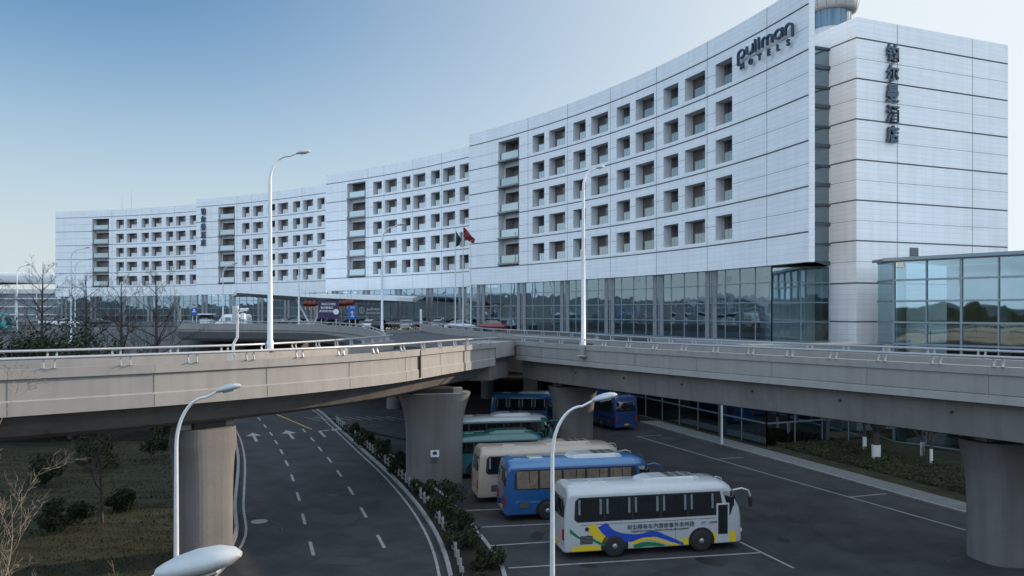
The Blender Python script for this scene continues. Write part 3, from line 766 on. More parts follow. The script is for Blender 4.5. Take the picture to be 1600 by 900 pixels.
def guard_rail(path, parent, spacing=2.5, h=.37, side=1, name='guard_rail', skip=None):
    """pipe rail on a parapet, with paired curved posts. path: 3D points on the parapet top"""
    P = resample(path, .8); mb = MB(); mb.tube([q + Vector((0, 0, h)) for q in P], .058, 8)
    mb.v = [(x - parent.location.x, y - parent.location.y, z - parent.location.z) for x, y, z in mb.v]
    rail = mb.build(name, [M['rail']], parent)
    proto = None; total = sum((P[i + 1] - P[i]).length for i in range(len(P) - 1)); nxt = spacing * .4; run = 0
    for i in range(len(P) - 1):
        a, b = P[i], P[i + 1]; L = (b - a).length
        while nxt < run + L:
            t = (b - a).normalized()
            for dd in (0, .34):
                c = a + t * (nxt - run + dd); rz = math.atan2(t.y, t.x)
                if proto is None:
                    m2 = MB(); pts = [(0, .0, 0), (0, .05, h * .4), (0, .05, h * .7), (0, 0, h)]
                    for k in range(3): m2.bar(pts[k], pts[k + 1], .035, .09)
                    m2.box((0, 0, .012), (.12, .2, .02)); o = m2.build('post', [M['rail']], rail); proto = o
                else: o = proto.copy(); COL.objects.link(o); o.parent = rail
                o.location = c - Vector(parent.location); o.rotation_euler = (0, 0, rz)
            nxt += spacing
        run += L
    return rail

def to_local(mb, par): 
    L = par.location; mb.v = [(x - L.x, y - L.y, z - L.z) for x, y, z in mb.v]; return mb

# left viaduct: near edge, matching far edge (x, y, z of parapet top)
v1n = [(-34, 12.5, 8.6), (-26, 19.5, 8.6), (-17.5, 27.3, 8.6), (-15.9, 28.6, 8.6), (-12.9, 31.2, 8.6), (-9.14, 35.7, 8.58), (-5.95, 41.3, 8.55), (-3.7, 48.3, 8.5), (-1.15, 57.7, 8.35)]
v1f = [(-39.5, 17, 8.6), (-30, 24.6, 8.6), (-21.6, 32, 8.6), (-19.9, 33.2, 8.6), (-16.2, 36.4, 8.6), (-13.3, 39.8, 8.58), (-11.2, 45.2, 8.55), (-9.9, 52.5, 8.5), (-9.3, 62, 8.4)]
rs_n = resample(v1n, 1.6); rs_f = resample(v1f, 1.6)
def match(a, n):
    return [a[0].lerp(a[0], 0) if n == 1 else a[int(i * (len(a) - 1) / (n - 1))].lerp(a[min(len(a) - 1, int(i * (len(a) - 1) / (n - 1)) + 1)], (i * (len(a) - 1) / (n - 1)) % 1) for i in range(n)]
rs_f = match(rs_f, len(rs_n))
v1 = empty('viaduct', (-10, 38, 0), 0, 'curved concrete viaduct crossing from the left with sunlit parapet face', 'viaduct')
PN = [(.30, 0), (0, 0), (0, -.34), (.11, -.36), (.11, -1.08), (.05, -1.13), (.05, -1.63), (.30, -1.63)]
SO1 = [(.06, -.9), (.06, -1.63), (.55, -1.72), (1.0, -2.05), (1.45, -2.5), (1.9, -2.68)]
g, p = loft_deck(rs_n, rs_f, PN, PN, [(.28, -.7)] + SO1[1:], [(.28, -.7)] + SO1[1:], -.65)
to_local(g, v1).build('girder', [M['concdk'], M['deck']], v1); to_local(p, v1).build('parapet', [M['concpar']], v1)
guard_rail(rs_n, v1); guard_rail(rs_f, v1)
# expansion joint down the face
i = min(range(len(rs_n)), key=lambda k: abs(800 + F * rs_n[k].x / rs_n[k].y - 657)); a = rs_n[i]; t = (rs_n[i + 1] - a).normalized(); nn = Vector((t.y, -t.x, 0))
mb = MB(); mb.box((a.x + nn.x * -.03, a.y - nn.y * .03, 7.74), (.09, .12, 1.5), math.atan2(t.y, t.x)); to_local(mb, v1).build('joint', [M['joint']], v1)

v2n = [(.25, 61.9, 8.35), (2.9, 57.5, 8.32), (9.8, 45.9, 8.36), (16.6, 34.5, 8.44), (19.2, 30, 8.48), (26, 18.6, 8.55), (34, 5, 8.6)]
v2f = [(6.9, 66.2, 8.35), (8.6, 62.2, 8.33), (15.2, 49.3, 8.36), (21.4, 37.4, 8.44), (23.9, 32.9, 8.48), (31, 21.5, 8.55), (39, 8, 8.6)]
r2n = resample(v2n, 1.8); r2f = match(resample(v2f, 1.8), len(r2n))
v2 = empty('viaduct', (14, 45, 0), 0, 'straight concrete viaduct running in from the right with shaded pale parapet', 'viaduct')
PN2 = [(.30, 0), (0, 0), (0, -.32), (.08, -.34), (.08, -1.08), (.11, -1.12), (.08, -1.16), (.03, -1.45), (.30, -1.45)]
SO2 = [(.28, -.7), (.28, -1.43), (.55, -1.50), (.62, -1.7), (.75, -2.92), (1.1, -3.0)]
g, p = loft_deck(r2n, r2f, PN2, PN2, SO2, SO2, -.65)
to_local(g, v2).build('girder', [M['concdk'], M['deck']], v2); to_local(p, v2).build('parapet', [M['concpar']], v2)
guard_rail(r2n, v2)
# seams between the cast parapet panels of both viaducts
for par, path, dz0 in ((v1, rs_n, -1.6), (v2, r2n, -1.42)):
    mb = MB()
    for i in range(2, len(path) - 1, 3):
        a = path[i]; t = (path[i + 1] - a).normalized(); nn = Vector((t.y, -t.x, 0))
        for z0, z1, o in ((-.33, -.01, -.004), (-1.07, -.37, -.10 if par is v1 else -.074), (dz0, -1.14, -.046 if par is v1 else -.075)):
            c = a + nn * o; mb.box((c.x, c.y, a.z + (z0 + z1) / 2), (.014, .012, z1 - z0), math.atan2(t.y, t.x))
    to_local(mb, par).build('panel_seams', [M['concdk']], par)
# weep holes in the web
mb = MB()
for i in range(4, len(r2n) - 4, 3):
    a = r2n[i]; t = (r2n[i + 1] - a).normalized(); nn = Vector((-t.y, t.x, 0)); q = a - nn * -.0
    inw = (r2f[i] - a); inw.z = 0; inw.normalize(); c = a + inw * .63; mb.box((c.x, c.y, a.z - 2.0), (.10, .10, .10), math.atan2(t.y, t.x))
to_local(mb, v2).build('weep_holes', [M['joint']], v2)
# recessed panel where the two viaducts meet
mb = MB(); A, B = Vector((-1.05, 57.75)), Vector((.32, 61.8)); d = (B - A); nn = Vector((d.y, -d.x)).normalized()
A2, B2 = A - nn * .12, B - nn * .12
mb.prism([(A2.x, A2.y), (B2.x, B2.y), (B2.x - 2.5, B2.y + 1.0), (A2.x - 2.5, A2.y + 1.0)], 7.25, 8.34, 0)
mb.prism([(A2.x - .5, A2.y + .2), (B2.x - .5, B2.y + .3), (B2.x - 4, B2.y + 1), (A2.x - 4, A2.y)], 5.6, 7.24, 1)
to_local(mb, v2).build('link_panel', [M['concpar'], M['concdk']], v2)

def pier(par, x, y, z1, rx, ry, rz, flare=1.3, cap=True):
    mb = MB(); rings = []
    prof = [(0, 1), (z1 * .45, 1), (z1 * .62, 1.02), (z1 * .76, 1.07), (z1 * .88, 1.17), (z1, flare)]
    for z, s in prof:
        ring = []
        for k in range(40):
            a = 2 * PI * k / 40; ca, sa = math.cos(a), math.sin(a); e = 2 / 3.2
            px_ = rx * (1 + (s - 1)) * math.copysign(abs(ca) ** e, ca); py_ = ry * (1 + (s - 1) * .3) * math.copysign(abs(sa) ** e, sa)
            ring.append((x + px_ * math.cos(rz) - py_ * math.sin(rz), y + px_ * math.sin(rz) + py_ * math.cos(rz), z))
        rings.append(ring)
    mb.loft(rings, 0, True, True, True, False); o = to_local(mb, par).build('pier', [M['pier']], par)
    if cap:
        b = MB(); b.box((x, y, z1 + .14), (rx * 1.3, ry * 1.2, .30), rz); b2 = to_local(b, par).build('bearing', [M['joint']], o)
        for s in (-1, 1):
            b = MB(); b.box((x + s * rx * .8 * math.cos(rz), y + s * rx * .8 * math.sin(rz), z1 + .13), (.7, .7, .27), rz)
            to_local(b, par).build('bearing', [M['concpar']], o)
    return o
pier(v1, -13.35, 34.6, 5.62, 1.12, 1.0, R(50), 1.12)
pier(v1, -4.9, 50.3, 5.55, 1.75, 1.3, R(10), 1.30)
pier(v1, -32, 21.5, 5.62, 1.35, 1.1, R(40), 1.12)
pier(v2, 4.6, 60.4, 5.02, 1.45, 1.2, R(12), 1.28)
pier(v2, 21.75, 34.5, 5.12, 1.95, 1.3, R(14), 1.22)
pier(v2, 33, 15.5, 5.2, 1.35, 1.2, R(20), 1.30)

# forecourt deck in front of the hotel
fc = empty('forecourt_deck', (-10, 95, 0), 0, 'raised forecourt deck before the hotel edged by curved grey wall', 'deck')
edge = resample([(-45, 107.5, 9.05), (-40, 104.6, 9.05), (-29, 101, 9.05), (-22, 95, 9.02), (-15.8, 83, 8.95), (-11.6, 70, 8.7), (-9.9, 63, 8.45)], 1.5)
poly = [(q.x, q.y) for q in edge] + [(-9.4, 61.5), (-1.3, 57.9), (.1, 61.9), (6.8, 66.3), (3.6, 74), (3.9, 78.6), (14, 79.2), (13.4, 92), (4, 106), (4, 125), (-40, 175), (-125, 222), (-140, 222), (-140, 165), (-62, 152), (-52, 132)]
mb = MB(); mb.prism([(a + (.15 if i < len(edge) else 0), b) for i, (a, b) in enumerate(poly)], 7.1, 7.95, 0); to_local(mb, fc).build('slab', [M['deck']], fc)
mb = MB()
def sweep(mb, path, prof, m=0):
    rings = []
    for i, q in enumerate(path):
        t = (path[min(i + 1, len(path) - 1)] - path[max(i - 1, 0)]); t.z = 0; t.normalize(); l = Vector((-t.y, t.x, 0))
        rings.append([q + l * s + Vector((0, 0, dz)) for s, dz in prof])
    mb.loft(rings, m, True, True)
# walking away from -45 towards +x the camera is on the right: positive s goes inwards
sweep(mb, edge, [(.30, 0), (0, 0), (0, -.8), (.10, -.85), (.18, -1.95), (.8, -2.3), (1.6, -2.3), (1.6, -1.8), (.30, -1.0)])
far2 = resample([(6.95, 66.3, 8.35), (3.7, 73.8, 8.38), (-2.6, 82, 8.5), (-8.2, 94, 8.75), (-12.4, 108, 9.0)], 1.2)
sweep(mb, far2, [(-.30, 0), (0, 0), (0, -.95), (-.30, -.95)])
to_local(mb, fc).build('parapet', [M['concpar']], fc)
guard_rail(edge, fc, 2.5, .3)
v2rail = r2f[::-1] + far2[1:]
guard_rail(v2rail, v2, 2.5)
for x, y in ((-38, 112), (-24, 106), (-13, 88), (-8, 72), (2, 86), (-10, 110), (-50, 145), (-3, 98)):
    mb = MB(); mb.lathe([(.8, 0), (.8, 6), (1.1, 7.12)], (x, y, 0), 20); to_local(mb, fc).build('column', [M['pier']], fc)

# ------------------------------------------------------------------ ground, roads, markings, planting beds
def sheet(name, poly, z, m, kind='structure', thick=0):
    mb = MB()
    if thick: mb.prism(poly, z - thick, z)
    else: mb.face([(p[0], p[1], z) for p in poly])
    o = mb.build(name, [m]); o['kind'] = kind; return o
sheet('ground', [(-4000, -4000), (4000, -4000), (4000, 4000), (-4000, 4000)], 0, M['soil'])
# higher ground to the left beyond the ramp, falling towards the road
mb = MB()
rows = []
for i in range(25):
    x = -400 + i * 357 / 24
    rows.append([(x, 62, .02), (x, 82, .9 + .2 * math.sin(i)), (x, 105, 3.6), (x, 128, 6.4), (x, 148, 7.6), (x, 175, 7.9), (x, 330, 7.9)])
mb.loft(rows, 0, False, False, False)
e = rows[-1]; mb.face([(e[0][0], e[0][1], -.1)] + [tuple(q) for q in e] + [(e[-1][0], e[-1][1], -.1)], 0)
o = mb.build('embankment', [M['slope']]); o['kind'] = 'structure'
rl = [(-12.3, 5), (-12.2, 25), G(362, 858), G(370, 787), G(373.7, 711), G(360.4, 669.5), (-33, 88), (-44, 105)]
rr = [(-.6, 5), (-1.9, 25), G(696.7, 885), G(662.7, 809), G(613.6, 749), G(564.5, 703.6), G(523, 666), (-22, 88), (-32, 105)]
rlp = [(q.x, q.y) for q in resample([(a, b, 0) for a, b in rl], 1.5)]; rrp = [(q.x, q.y) for q in resample([(a, b, 0) for a, b in rr], 1.5)]
sheet('road', rlp + rrp[::-1], .004, M['asphalt'])
sheet('service_road', [(-20, 84), (-14.5, 73.0), (-5, 62), (2, 66), (2, 100), (-30, 112)], .008, M['asphalt'])
pl = [(1.5, 10), (.3, 25), G(790, 896), G(765.6, 855), G(703, 783), (-8.5, 58), (-12.3, 66), (-13.5, 70.5)]
plp = [(q.x, q.y) for q in resample([(a, b, 0) for a, b in pl], 1.5)]
kb = [G(1000, 660), (13.9, 71.5), G(1300, 745), G(1509, 804), (30, 26), (39, 6)]
kbp = [(q.x, q.y) for q in resample([(a, b, 0) for a, b in kb], 1.5)]
sheet('car_park', plp + [(-5, 62), (2, 66), (2, 88), (8, 92)] + kbp, .006, M['asphalt2'])
def kerb(path, name='kerb', w=.18, h=.13, m='kerb', side=1):
    mb = MB(); sweep(mb, [Vector((a, b, 0)) for a, b in path], [(0, -.05), (0, h), (w * side, h), (w * side, -.05)]); o = mb.build(name, [M[m]]); o['kind'] = 'structure'
kerb(rlp, side=1); kerb(rrp, side=-1); kerb(plp, side=1); kerb(kbp, side=1)
off = [(a, b) for a, b in offset_poly(kbp, 1.9)]
inn = offset_poly(kbp, .18)
sheet('pavement', inn + off[::-1], .11, M['paving'], thick=.12)
lawn_outer = offset_poly(kbp, 14)
sheet('lawn', off + lawn_outer[::-1], .10, M['lawn'], thick=.1)
strip = offset_poly(rrp, -.18); strip2 = offset_poly(plp, .18)
sheet('planting_bed', [p for p in strip if p[1] > 10 and p[1] < 66] + [p for p in strip2 if p[1] > 10 and p[1] < 66][::-1], .10, M['soil'], thick=.1)
sheet('lawn', [(-12.6, 12)] + [p for p in offset_poly(rlp, .3) if 12 < p[1] < 66] + [(-80, 62), (-80, 12)], .05, M['lawn'], thick=.05)
mk = MB()
def stripe(a, b, w=.15, z=.014, m=0, mb=None):
    a, b = Vector(a), Vector(b); t = (b - a).normalized(); n = Vector((-t.y, t.x)) * w / 2
    (mb or mk).face([(*(a - n), z), (*(b - n), z), (*(b + n), z), (*(a + n), z)], m)
def dashes(pts, L=2.2):
    for px_, py_, dx, dy in pts:
        p = Vector(G(px_, py_)); q = Vector(G(px_ + dx, py_ + dy)); t = (q - p).normalized(); stripe(p - t * L / 2, p + t * L / 2)
dashes([(405, 655, -3, -3), (414, 666, -3, -4), (423.5, 678, -3, -4), (431.5, 691, -3, -4.5), (440, 706, -3, -5), (448, 724, -3, -6), (457, 747, -2.6, -7), (466, 776, -2.6, -8), (474.5, 811, -2.6, -10), (487, 857, -3, -11)])
dashes([(475, 673, -4, -4), (488, 686.6, -4, -4.5), (500, 701.7, -4, -5), (514.6, 718.7, -4, -5), (530, 740, -5, -7), (548, 767, -5, -8), (568, 801, -5, -9), (595, 846, -6, -11)])
stripe(G(432, 647.6), G(487, 671), .15, .014, 1)
for a, b in (((728, 798), (784, 796)), ((753, 824), (859, 819)), ((765.6, 853), (859, 847)), ((794, 888), (1187.5, 864)), ((1156, 847), (1240, 888)), ((994, 681.6), (1200, 741)), ((1200, 741), (1510, 829)), ((1328, 777), (1385, 771.5)), ((1125, 717), (1162, 715)), ((995, 682.5), (1036, 680))):
    stripe(G(*a), G(*b), .13)
stripe((-.2, 29.4), (11.2, 31.6), .13); stripe((.2, 25.8), (11.6, 28), .13)
# repairs, sealed cracks and oil stains on the asphalt
pr = random.Random(21); mb = MB()
def blob(mb, x, y, rx, ry, rz, z, m, n=18, jag=.18):
    pts_ = []
    for k in range(n):
        a = 2 * PI * k / n; r_ = 1 + pr.uniform(-jag, jag); u, v = rx * r_ * math.cos(a), ry * r_ * math.sin(a); pts_.append((x + u * math.cos(rz) - v * math.sin(rz), y + u * math.sin(rz) + v * math.cos(rz), z))
    mb.face(pts_, m)
for (x, y, w, h, rz) in ((-9.5, 41, 1.6, 3.2, 1.2), (-12.5, 56, 1.2, 4.5, 1.15), (13, 44, 1.4, 5.0, .37), (16.5, 33, 2.2, 1.6, .2), (5.5, 30.2, 1.8, .9, .2), (-7.2, 34, 1.0, 2.2, 1.4), (11.5, 56, 1.3, 3.6, .37)):
    c_, s_ = math.cos(rz), math.sin(rz); mb.face([(x + a * w * c_ - b * h * s_, y + a * w * s_ + b * h * c_, .0105) for a, b in ((-.5, -.5), (.5, -.5), (.5, .5), (-.5, .5))], 0)
for (x, y) in ((3.2, 33.4), (5.8, 32.2), (8.4, 33.9), (1.2, 37.8), (3.9, 38.9), (12.6, 37.1), (14.4, 41.0), (-8.2, 38.2), (-10.4, 46.2), (-7.6, 44.4), (12.8, 49.5)): blob(mb, x, y, pr.uniform(.25, .7), pr.uniform(.2, .45), pr.uniform(0, 3), .0125, 1)
for (x, y, a, L) in ((-11, 38, 1.7, 9), (-8, 48, 1.9, 11), (-14, 60, 1.95, 8), (15, 36, 2.0, 9), (9, 50, 1.2, 7), (13, 58, 2.1, 9), (18.5, 34, .6, 5), (6, 27.5, .3, 6)):
    q0 = Vector((x, y)); 
    for k in range(int(L / .6)):
        q1 = q0 + Vector((math.cos(a), math.sin(a))) * .6; stripe(q0, q1, .05, .0115, 1, mb); q0 = q1; a += pr.uniform(-.35, .35)
o = mb.build('asphalt_repairs', [mat('patch_asphalt', (.034, .034, .035), .9, var=.2, vscale=2), mat('bitumen_stain', (.010, .010, .011), .5)]); o['kind'] = 'structure'
# lane edge lines beside the kerbs
for path, s in ((rlp, -.35), (rrp, .35)):
    pp = offset_poly(path, s)
    for i in range(len(pp) - 1):
        if 20 < pp[i][1] < 95: stripe(pp[i], pp[i + 1], .12, .012)
def arrow(p, dirv, turn=0):
    p, d = Vector(p), Vector(dirv).normalized(); n = Vector((-d.y, d.x))
    def q(a, b): v = p + d * a + n * b; return (v.x, v.y, .014)
    if not turn:
        mk.face([q(-2.6, -.12), q(-2.6, .12), q(.6, .12), q(.6, -.12)]); mk.face([q(.6, -.65), q(2.6, 0), q(.6, .65)])
    else:
        mk.face([q(-2.6, -.12), q(-2.6, .12), q(1.0, .12), q(.7, -.12)]); mk.face([q(.7, -.12), q(1.0, .12), q(1.4, -.9), q(1.0, -1.0)]); mk.face([q(.6, -1.1), q(1.9, -1.2), q(1.3, -2.1)])
tdir = Vector(G(360.4, 669.5)) - Vector(G(373.7, 711))
arrow(G(397.5, 683), tdir); arrow(G(453, 679), tdir); arrow(G(501, 676), tdir, 1)
for i in range(9):  # hatching at the side road mouth
    a = Vector(G(470, 655)) + Vector((1.0 * i, 1.4 + i * .1)); stripe(a, a + Vector((2.2, -2.6)), .12)
o = mk.build('road_markings', [M['paint'], M['ypaint']]); o['kind'] = 'structure'
mb = MB(); c = G(405, 815); mb.lathe([(.42, .006), (.42, .016), (.36, .018)], (c[0], c[1], 0), 28); tag(mb.build('manhole_cover', [M['kerb']]), 'round iron manhole cover in the left lane of the dark road', 'manhole cover')

# low kerbside fences
def fence(path, label, step=1.1, h=.62):
    t = empty('low_fence', (path[0][0], path[0][1], 0), 0, label, 'fence', 'low fences beside the lower road')
    P = resample([(a, b, 0) for a, b in path], step); proto = None; mb = MB()
    for i, q in enumerate(P[:78]):
        if proto is None: m2 = MB(); m2.tube([(0, 0, 0), (0, 0, h), (0, 0, h + .05)], [.06, .06, .035], 8); o = m2.build('post', [M['kerb']], t); proto = o
        else: o = proto.copy(); COL.objects.link(o); o.parent = t
        o.location = (q.x - t.location.x, q.y - t.location.y, .05)
        if i + 1 < len(P):
            r = P[i + 1]
            for z in (.25, .5): mb.tube([(q.x, q.y, z), ((q.x + r.x) / 2, (q.y + r.y) / 2, z - .03), (r.x, r.y, z)], .022, 5)
    to_local(mb, t).build('rail', [M['kerb']], t)
fence([p for p in offset_poly(rrp, -.5) if 24 < p[1] < 76], 'low grey post fence along the hedge bed between road and car park')
fence([p for p in offset_poly(rlp, .6) if 22 < p[1] < 74], 'low grey post fence on the lawn side of the road')

# distant hills all round and the terminal on the left horizon
mb = MB(); ringl = []
for k in range(121):
    a = 2 * PI * k / 120; r = 1500
    h = 38 + 26 * noise.noise(Vector((math.cos(a) * 2.2, math.sin(a) * 2.2, 1))) + 4 * noise.noise(Vector((math.cos(a) * 7, math.sin(a) * 9, 5)))
    if -.1 < math.sin(a) and math.cos(a) > -.2: h *= .45
    ringl.append([(r * math.cos(a), r * math.sin(a), -1), (r * 1.02 * math.cos(a), r * 1.02 * math.sin(a), h * .6), (r * 1.12 * math.cos(a), r * 1.12 * math.sin(a), h), (r * 1.4 * math.cos(a), r * 1.4 * math.sin(a), h * .9)])
mb.loft(ringl, 0, False, False, False, True); o = mb.build('hills', [M['hill']]); o['kind'] = 'structure'

tm = empty('terminal_building', (-200, 300, 0), 0, 'distant airport terminal with pale curved roof and glass wall at left', 'building')
mb = MB(); rings = []
for i in range(25):
    x = -330 + i * 10; h = 16 + 8 * math.sin(PI * min(1, max(0, (x + 330) / 240)))
    rings.append([(x, 299, h - 2.2), (x, 298, h + .3), (x, 330, h + 3), (x, 360, h - 1)])
mb.loft(rings, 0, False, False, False, True); to_local(mb, tm).build('roof', [M['farwhite']], tm)
mb = MB(); mb.face([(-330, 300, 0), (-90, 300, 0), (-90, 300, 19), (-330, 300, 19)]); to_local(mb, tm).build('glass_wall', [M['farglass']], tm)
mb = MB()
for z in (9.5, 12.5, 15.5, 18.2): mb.box((-210, 299.6, z), (240, .5, .5 if z < 18 else 1.6))
for i in range(31): mb.box((-330 + i * 8, 299.7, 9.5), (.4, .35, 19))
to_local(mb, tm).build('mullions', [M['farwhite']], tm)

# ------------------------------------------------------------------ street lamps
def lamp_parts(t, H, arm, r=.11, flip=1, head=.85):
    mb = MB(); mb.tube([(0, 0, 0), (0, 0, .5), (0, 0, .55), (0, 0, H * .5), (0, 0, H - 1.6)], [r * 1.25, r * 1.25, r, r * .78, r * .6], 14); mb.box((0, 0, .02), (r * 4, r * 4, .04)); mb.build('pole', [M['pole']], t)
    mb = MB(); z0 = H - 1.6; pts = []
    for k in range(11):
        a = PI / 2 * k / 10; pts.append(((arm * .72) * (1 - math.cos(a)) * flip, 0, z0 + 1.35 * math.sin(a)))
    pts.append((arm * flip, 0, z0 + 1.52)); mb.tube(pts, [r * .6 - (r * .22) * i / 11 for i in range(12)], 12); mb.build('arm', [M['pole']], t)
    mb = MB(); rings = []
    for s, w, u, d in ((0, .05, .045, .045), (.08, .09, .07, .06), (.22, .15, .10, .07), (.45, .17, .12, .08), (.70, .16, .11, .08), (.88, .11, .07, .06), (.97, .04, .02, .02)):
        s *= head; ring = []
        for k in range(16):
            a = 2 * PI * k / 16; ring.append(((arm - .05 + s * 1.0) * flip, w * math.cos(a), z0 + 1.52 + s * .22 + (u if math.sin(a) > 0 else d) * math.sin(a)))
        rings.append(ring)
    mb.loft(rings, 0, True, True, True, True); h = mb.build('lamp_head', [M['lamp']], t)
    mb = MB(); rings = []
    for s, w in ((.30, .10), (.36, .13), (.62, .13), (.72, .08)):
        s *= head; rings.append([((arm - .05 + s) * flip, w * math.cos(2 * PI * k / 12), z0 + 1.52 + s * .22 - .07 - .035 * max(0, math.sin(2 * PI * k / 12))) for k in range(12)])
    mb.loft(rings, 0, True, True); mb.build('lens', [M['lampglass']], h)
def street_lamp(px, Y, zbase, ztop, arm, label, rz=0, r=.11, head=.85, grp='street lamps on curved arms'):
    t = empty('street_lamp', ((px - 800) / F * Y, Y, zbase), rz, label, 'street lamp', grp); lamp_parts(t, ztop - zbase, arm, r, 1, head); return t
street_lamp(422, 41.2, 8.58, 18.95, 1.35, 'tallest street lamp standing on the far edge of the left viaduct', R(25), .14, .8)
street_lamp(911.5, 54.2, 7.6, 20.5, 1.0, 'white street lamp fixed to the outer face of the right viaduct', R(28), .16, .8)
street_lamp(597, 76, 8.75, 18.9, 1.5, 'street lamp at the forecourt edge left of the flagpoles', 0, .12)
street_lamp(467, 101, 9.05, 18.4, 1.5, 'street lamp on the forecourt wall in front of the entrance canopy', 0, .11)
street_lamp(348.5, 105, 9.05, 16.9, 1.2, 'short street lamp just left of the white van', 0, .11)
street_lamp(111, 125, 6.0, 20.6, 2.2, 'taller of two street lamps close together before the blank hotel end', 0, .13)
street_lamp(117.5, 150, 7.4, 20.4, 2.2, 'slightly lower second lamp of the close pair before the hotel end', 0, .12)
street_lamp(26.5, 140, 7.0, 18.8, 1.6, 'street lamp at the far left against the pale sky', 0, .13)
street_lamp(275.5, 22, 0, 8.5, 1.15, 'foreground street lamp on the lawn before the left viaduct', 0, .085, .7)
street_lamp(863, 22, 0, 8.25, 1.15, 'foreground street lamp rising in front of the parked coaches', 0, .085, .7)
street_lamp(52, 6.3, 0, 8.60, 1.0, 'very close street lamp whose large head fills the bottom edge', R(3), .085, .68)
v2bx = MB()
# bracket of the lamp on the right viaduct
mb = MB(); mb.box((0, 0, 0), (.5, .5, .95), R(-58), bev=.1); 
o = to_local(mb, v2); o.v = [(x + (911.5 - 800) / F * 54.2, y + 54.2, z + 7.9) for x, y, z in mb.v]; mb.build('lamp_bracket', [M['conc']], v2)
# plain post on the pavement under the right viaduct
t = empty('pipe_post', (16.6, 63.3, .1), 0, 'slim pale pipe post on the pavement behind the right viaduct', 'post')
mb = MB(); mb.tube([(0, 0, 0), (0, 0, .6), (0, 0, 6.8)], [.11, .09, .07], 10); mb.build('shaft', [M['pole']], t); mb = MB(); mb.lathe([(.12, 3.3), (.12, 3.42)]); mb.build('collar', [M['black']], t)
# camera mast
t = empty('camera_mast', (-11.55, 33.15, 8.1), 0, 'cranked white mast with surveillance camera on the left viaduct parapet', 'camera mast')
mb = MB(); mb.tube([(0, 0, -.1), (0, 0, 1.15), (.17, 0, 1.45), (.17, 0, 2.75)], [.06, .06, .055, .055], 12); mb.build('pole', [M['pole']], t)
mb = MB(); mb.box((-.36, -.02, .16), (.46, .3, .30), 0, 0, .02); mb.build('control_box', [M['lamp']], t)
mb = MB(); mb.box((.06, 0, 2.35), (.16, .18, .75), 0, 0, .02); mb.build('equipment_case', [M['lamp']], t)
mb = MB(); mb.tube([(.17, 0, 2.5), (.42, -.02, 2.5)], .025, 8); mb.box((.47, -.04, 2.58), (.38, .13, .12), R(-20), 0, .02); mb.box((.42, -.04, 2.3), (.17, .14, .26), 0, 0, .02); c_ = mb.build('camera', [M['signwhite']], t)
mb = MB(); mb.tube([(.62, -.1, 2.58), (.66, -.115, 2.58)], .045, 10); mb.build('lens', [M['black']], c_)
# barrier post
t = empty('barrier_post', (-12.8, 112.5, 7.95), 0, 'white upright post with height bar at the forecourt mouth', 'barrier')
mb = MB(); mb.tube([(0, 0, 0), (0, 0, 3.0)], .16, 10); mb.build('post', [M['signwhite']], t); mb = MB(); mb.bar((0, 0, 1.05), (-4.6, -2.0, 1.05), .12, .12); mb.build('boom', [M['rail']], t)
# flagpoles and flags
for i, (px, top, cloth, lab) in enumerate(((711.5, 22.3, 'darkcloth', 'flagpole with furled dark green flag, leftmost of the three'), (723.5, 22.7, 'redcloth', 'tallest flagpole, flying the red flag'), (735.5, 20.2, None, 'shorter bare flagpole, rightmost of the three'))):
    Y = 112 - i * 1.5; X = (px - 800) / F * Y
    t = empty('flagpole', (X, Y, 7.95), 0, lab, 'flagpole', 'flagpoles on the forecourt')
    mb = MB(); mb.tube([(0, 0, .6), (0, 0, top - 8)], [.10, .055], 10); mb.build('pole', [M['pole']], t); mb = MB(); mb.lathe([(.05, top - 8), (.09, top - 7.92), (.05, top - 7.84)], n=10); mb.build('finial', [M['gold']], t)
    mb = MB(); mb.box((0, 0, .35), (1.0, 1.0, .7), 0, 0, .05); mb.build('plinth', [M['granite']], t)
    if cloth:
        f_ = MB(); z1 = top - 8 - .35; nn_ = 9
        cols_ = []
        for a in range(nn_ + 1):
            s = a / nn_; col_ = []
            for b in range(9):
                v = b / 8
                if cloth == 'redcloth': col_.append((.08 + s * 1.6 - v * .15, .2 * math.sin(s * 9 + v * 2), z1 - s * 1.7 - v * (1.35 - s * .7) + .1 * math.sin(s * 7)))
                else: col_.append((.08 + s * .8 * (1 - v * .4), .15 * math.sin(s * 8 + v * 4), z1 - s * 1.2 - v * (2.2 - s * 1.4)))
            cols_.append(col_)
        f_.loft(cols_, 0, False, False, False, True)
        fo = f_.build('flag', [M[cloth]]); fo.location = (X, Y, 7.95)
        fo.location.z += .0
        tag(fo, 'red flag drooping from the middle pole' if cloth == 'redcloth' else 'dark green flag hanging limp from the left pole', 'flag')
        sol = fo.modifiers.new('thick', 'SOLIDIFY'); sol.thickness = .01

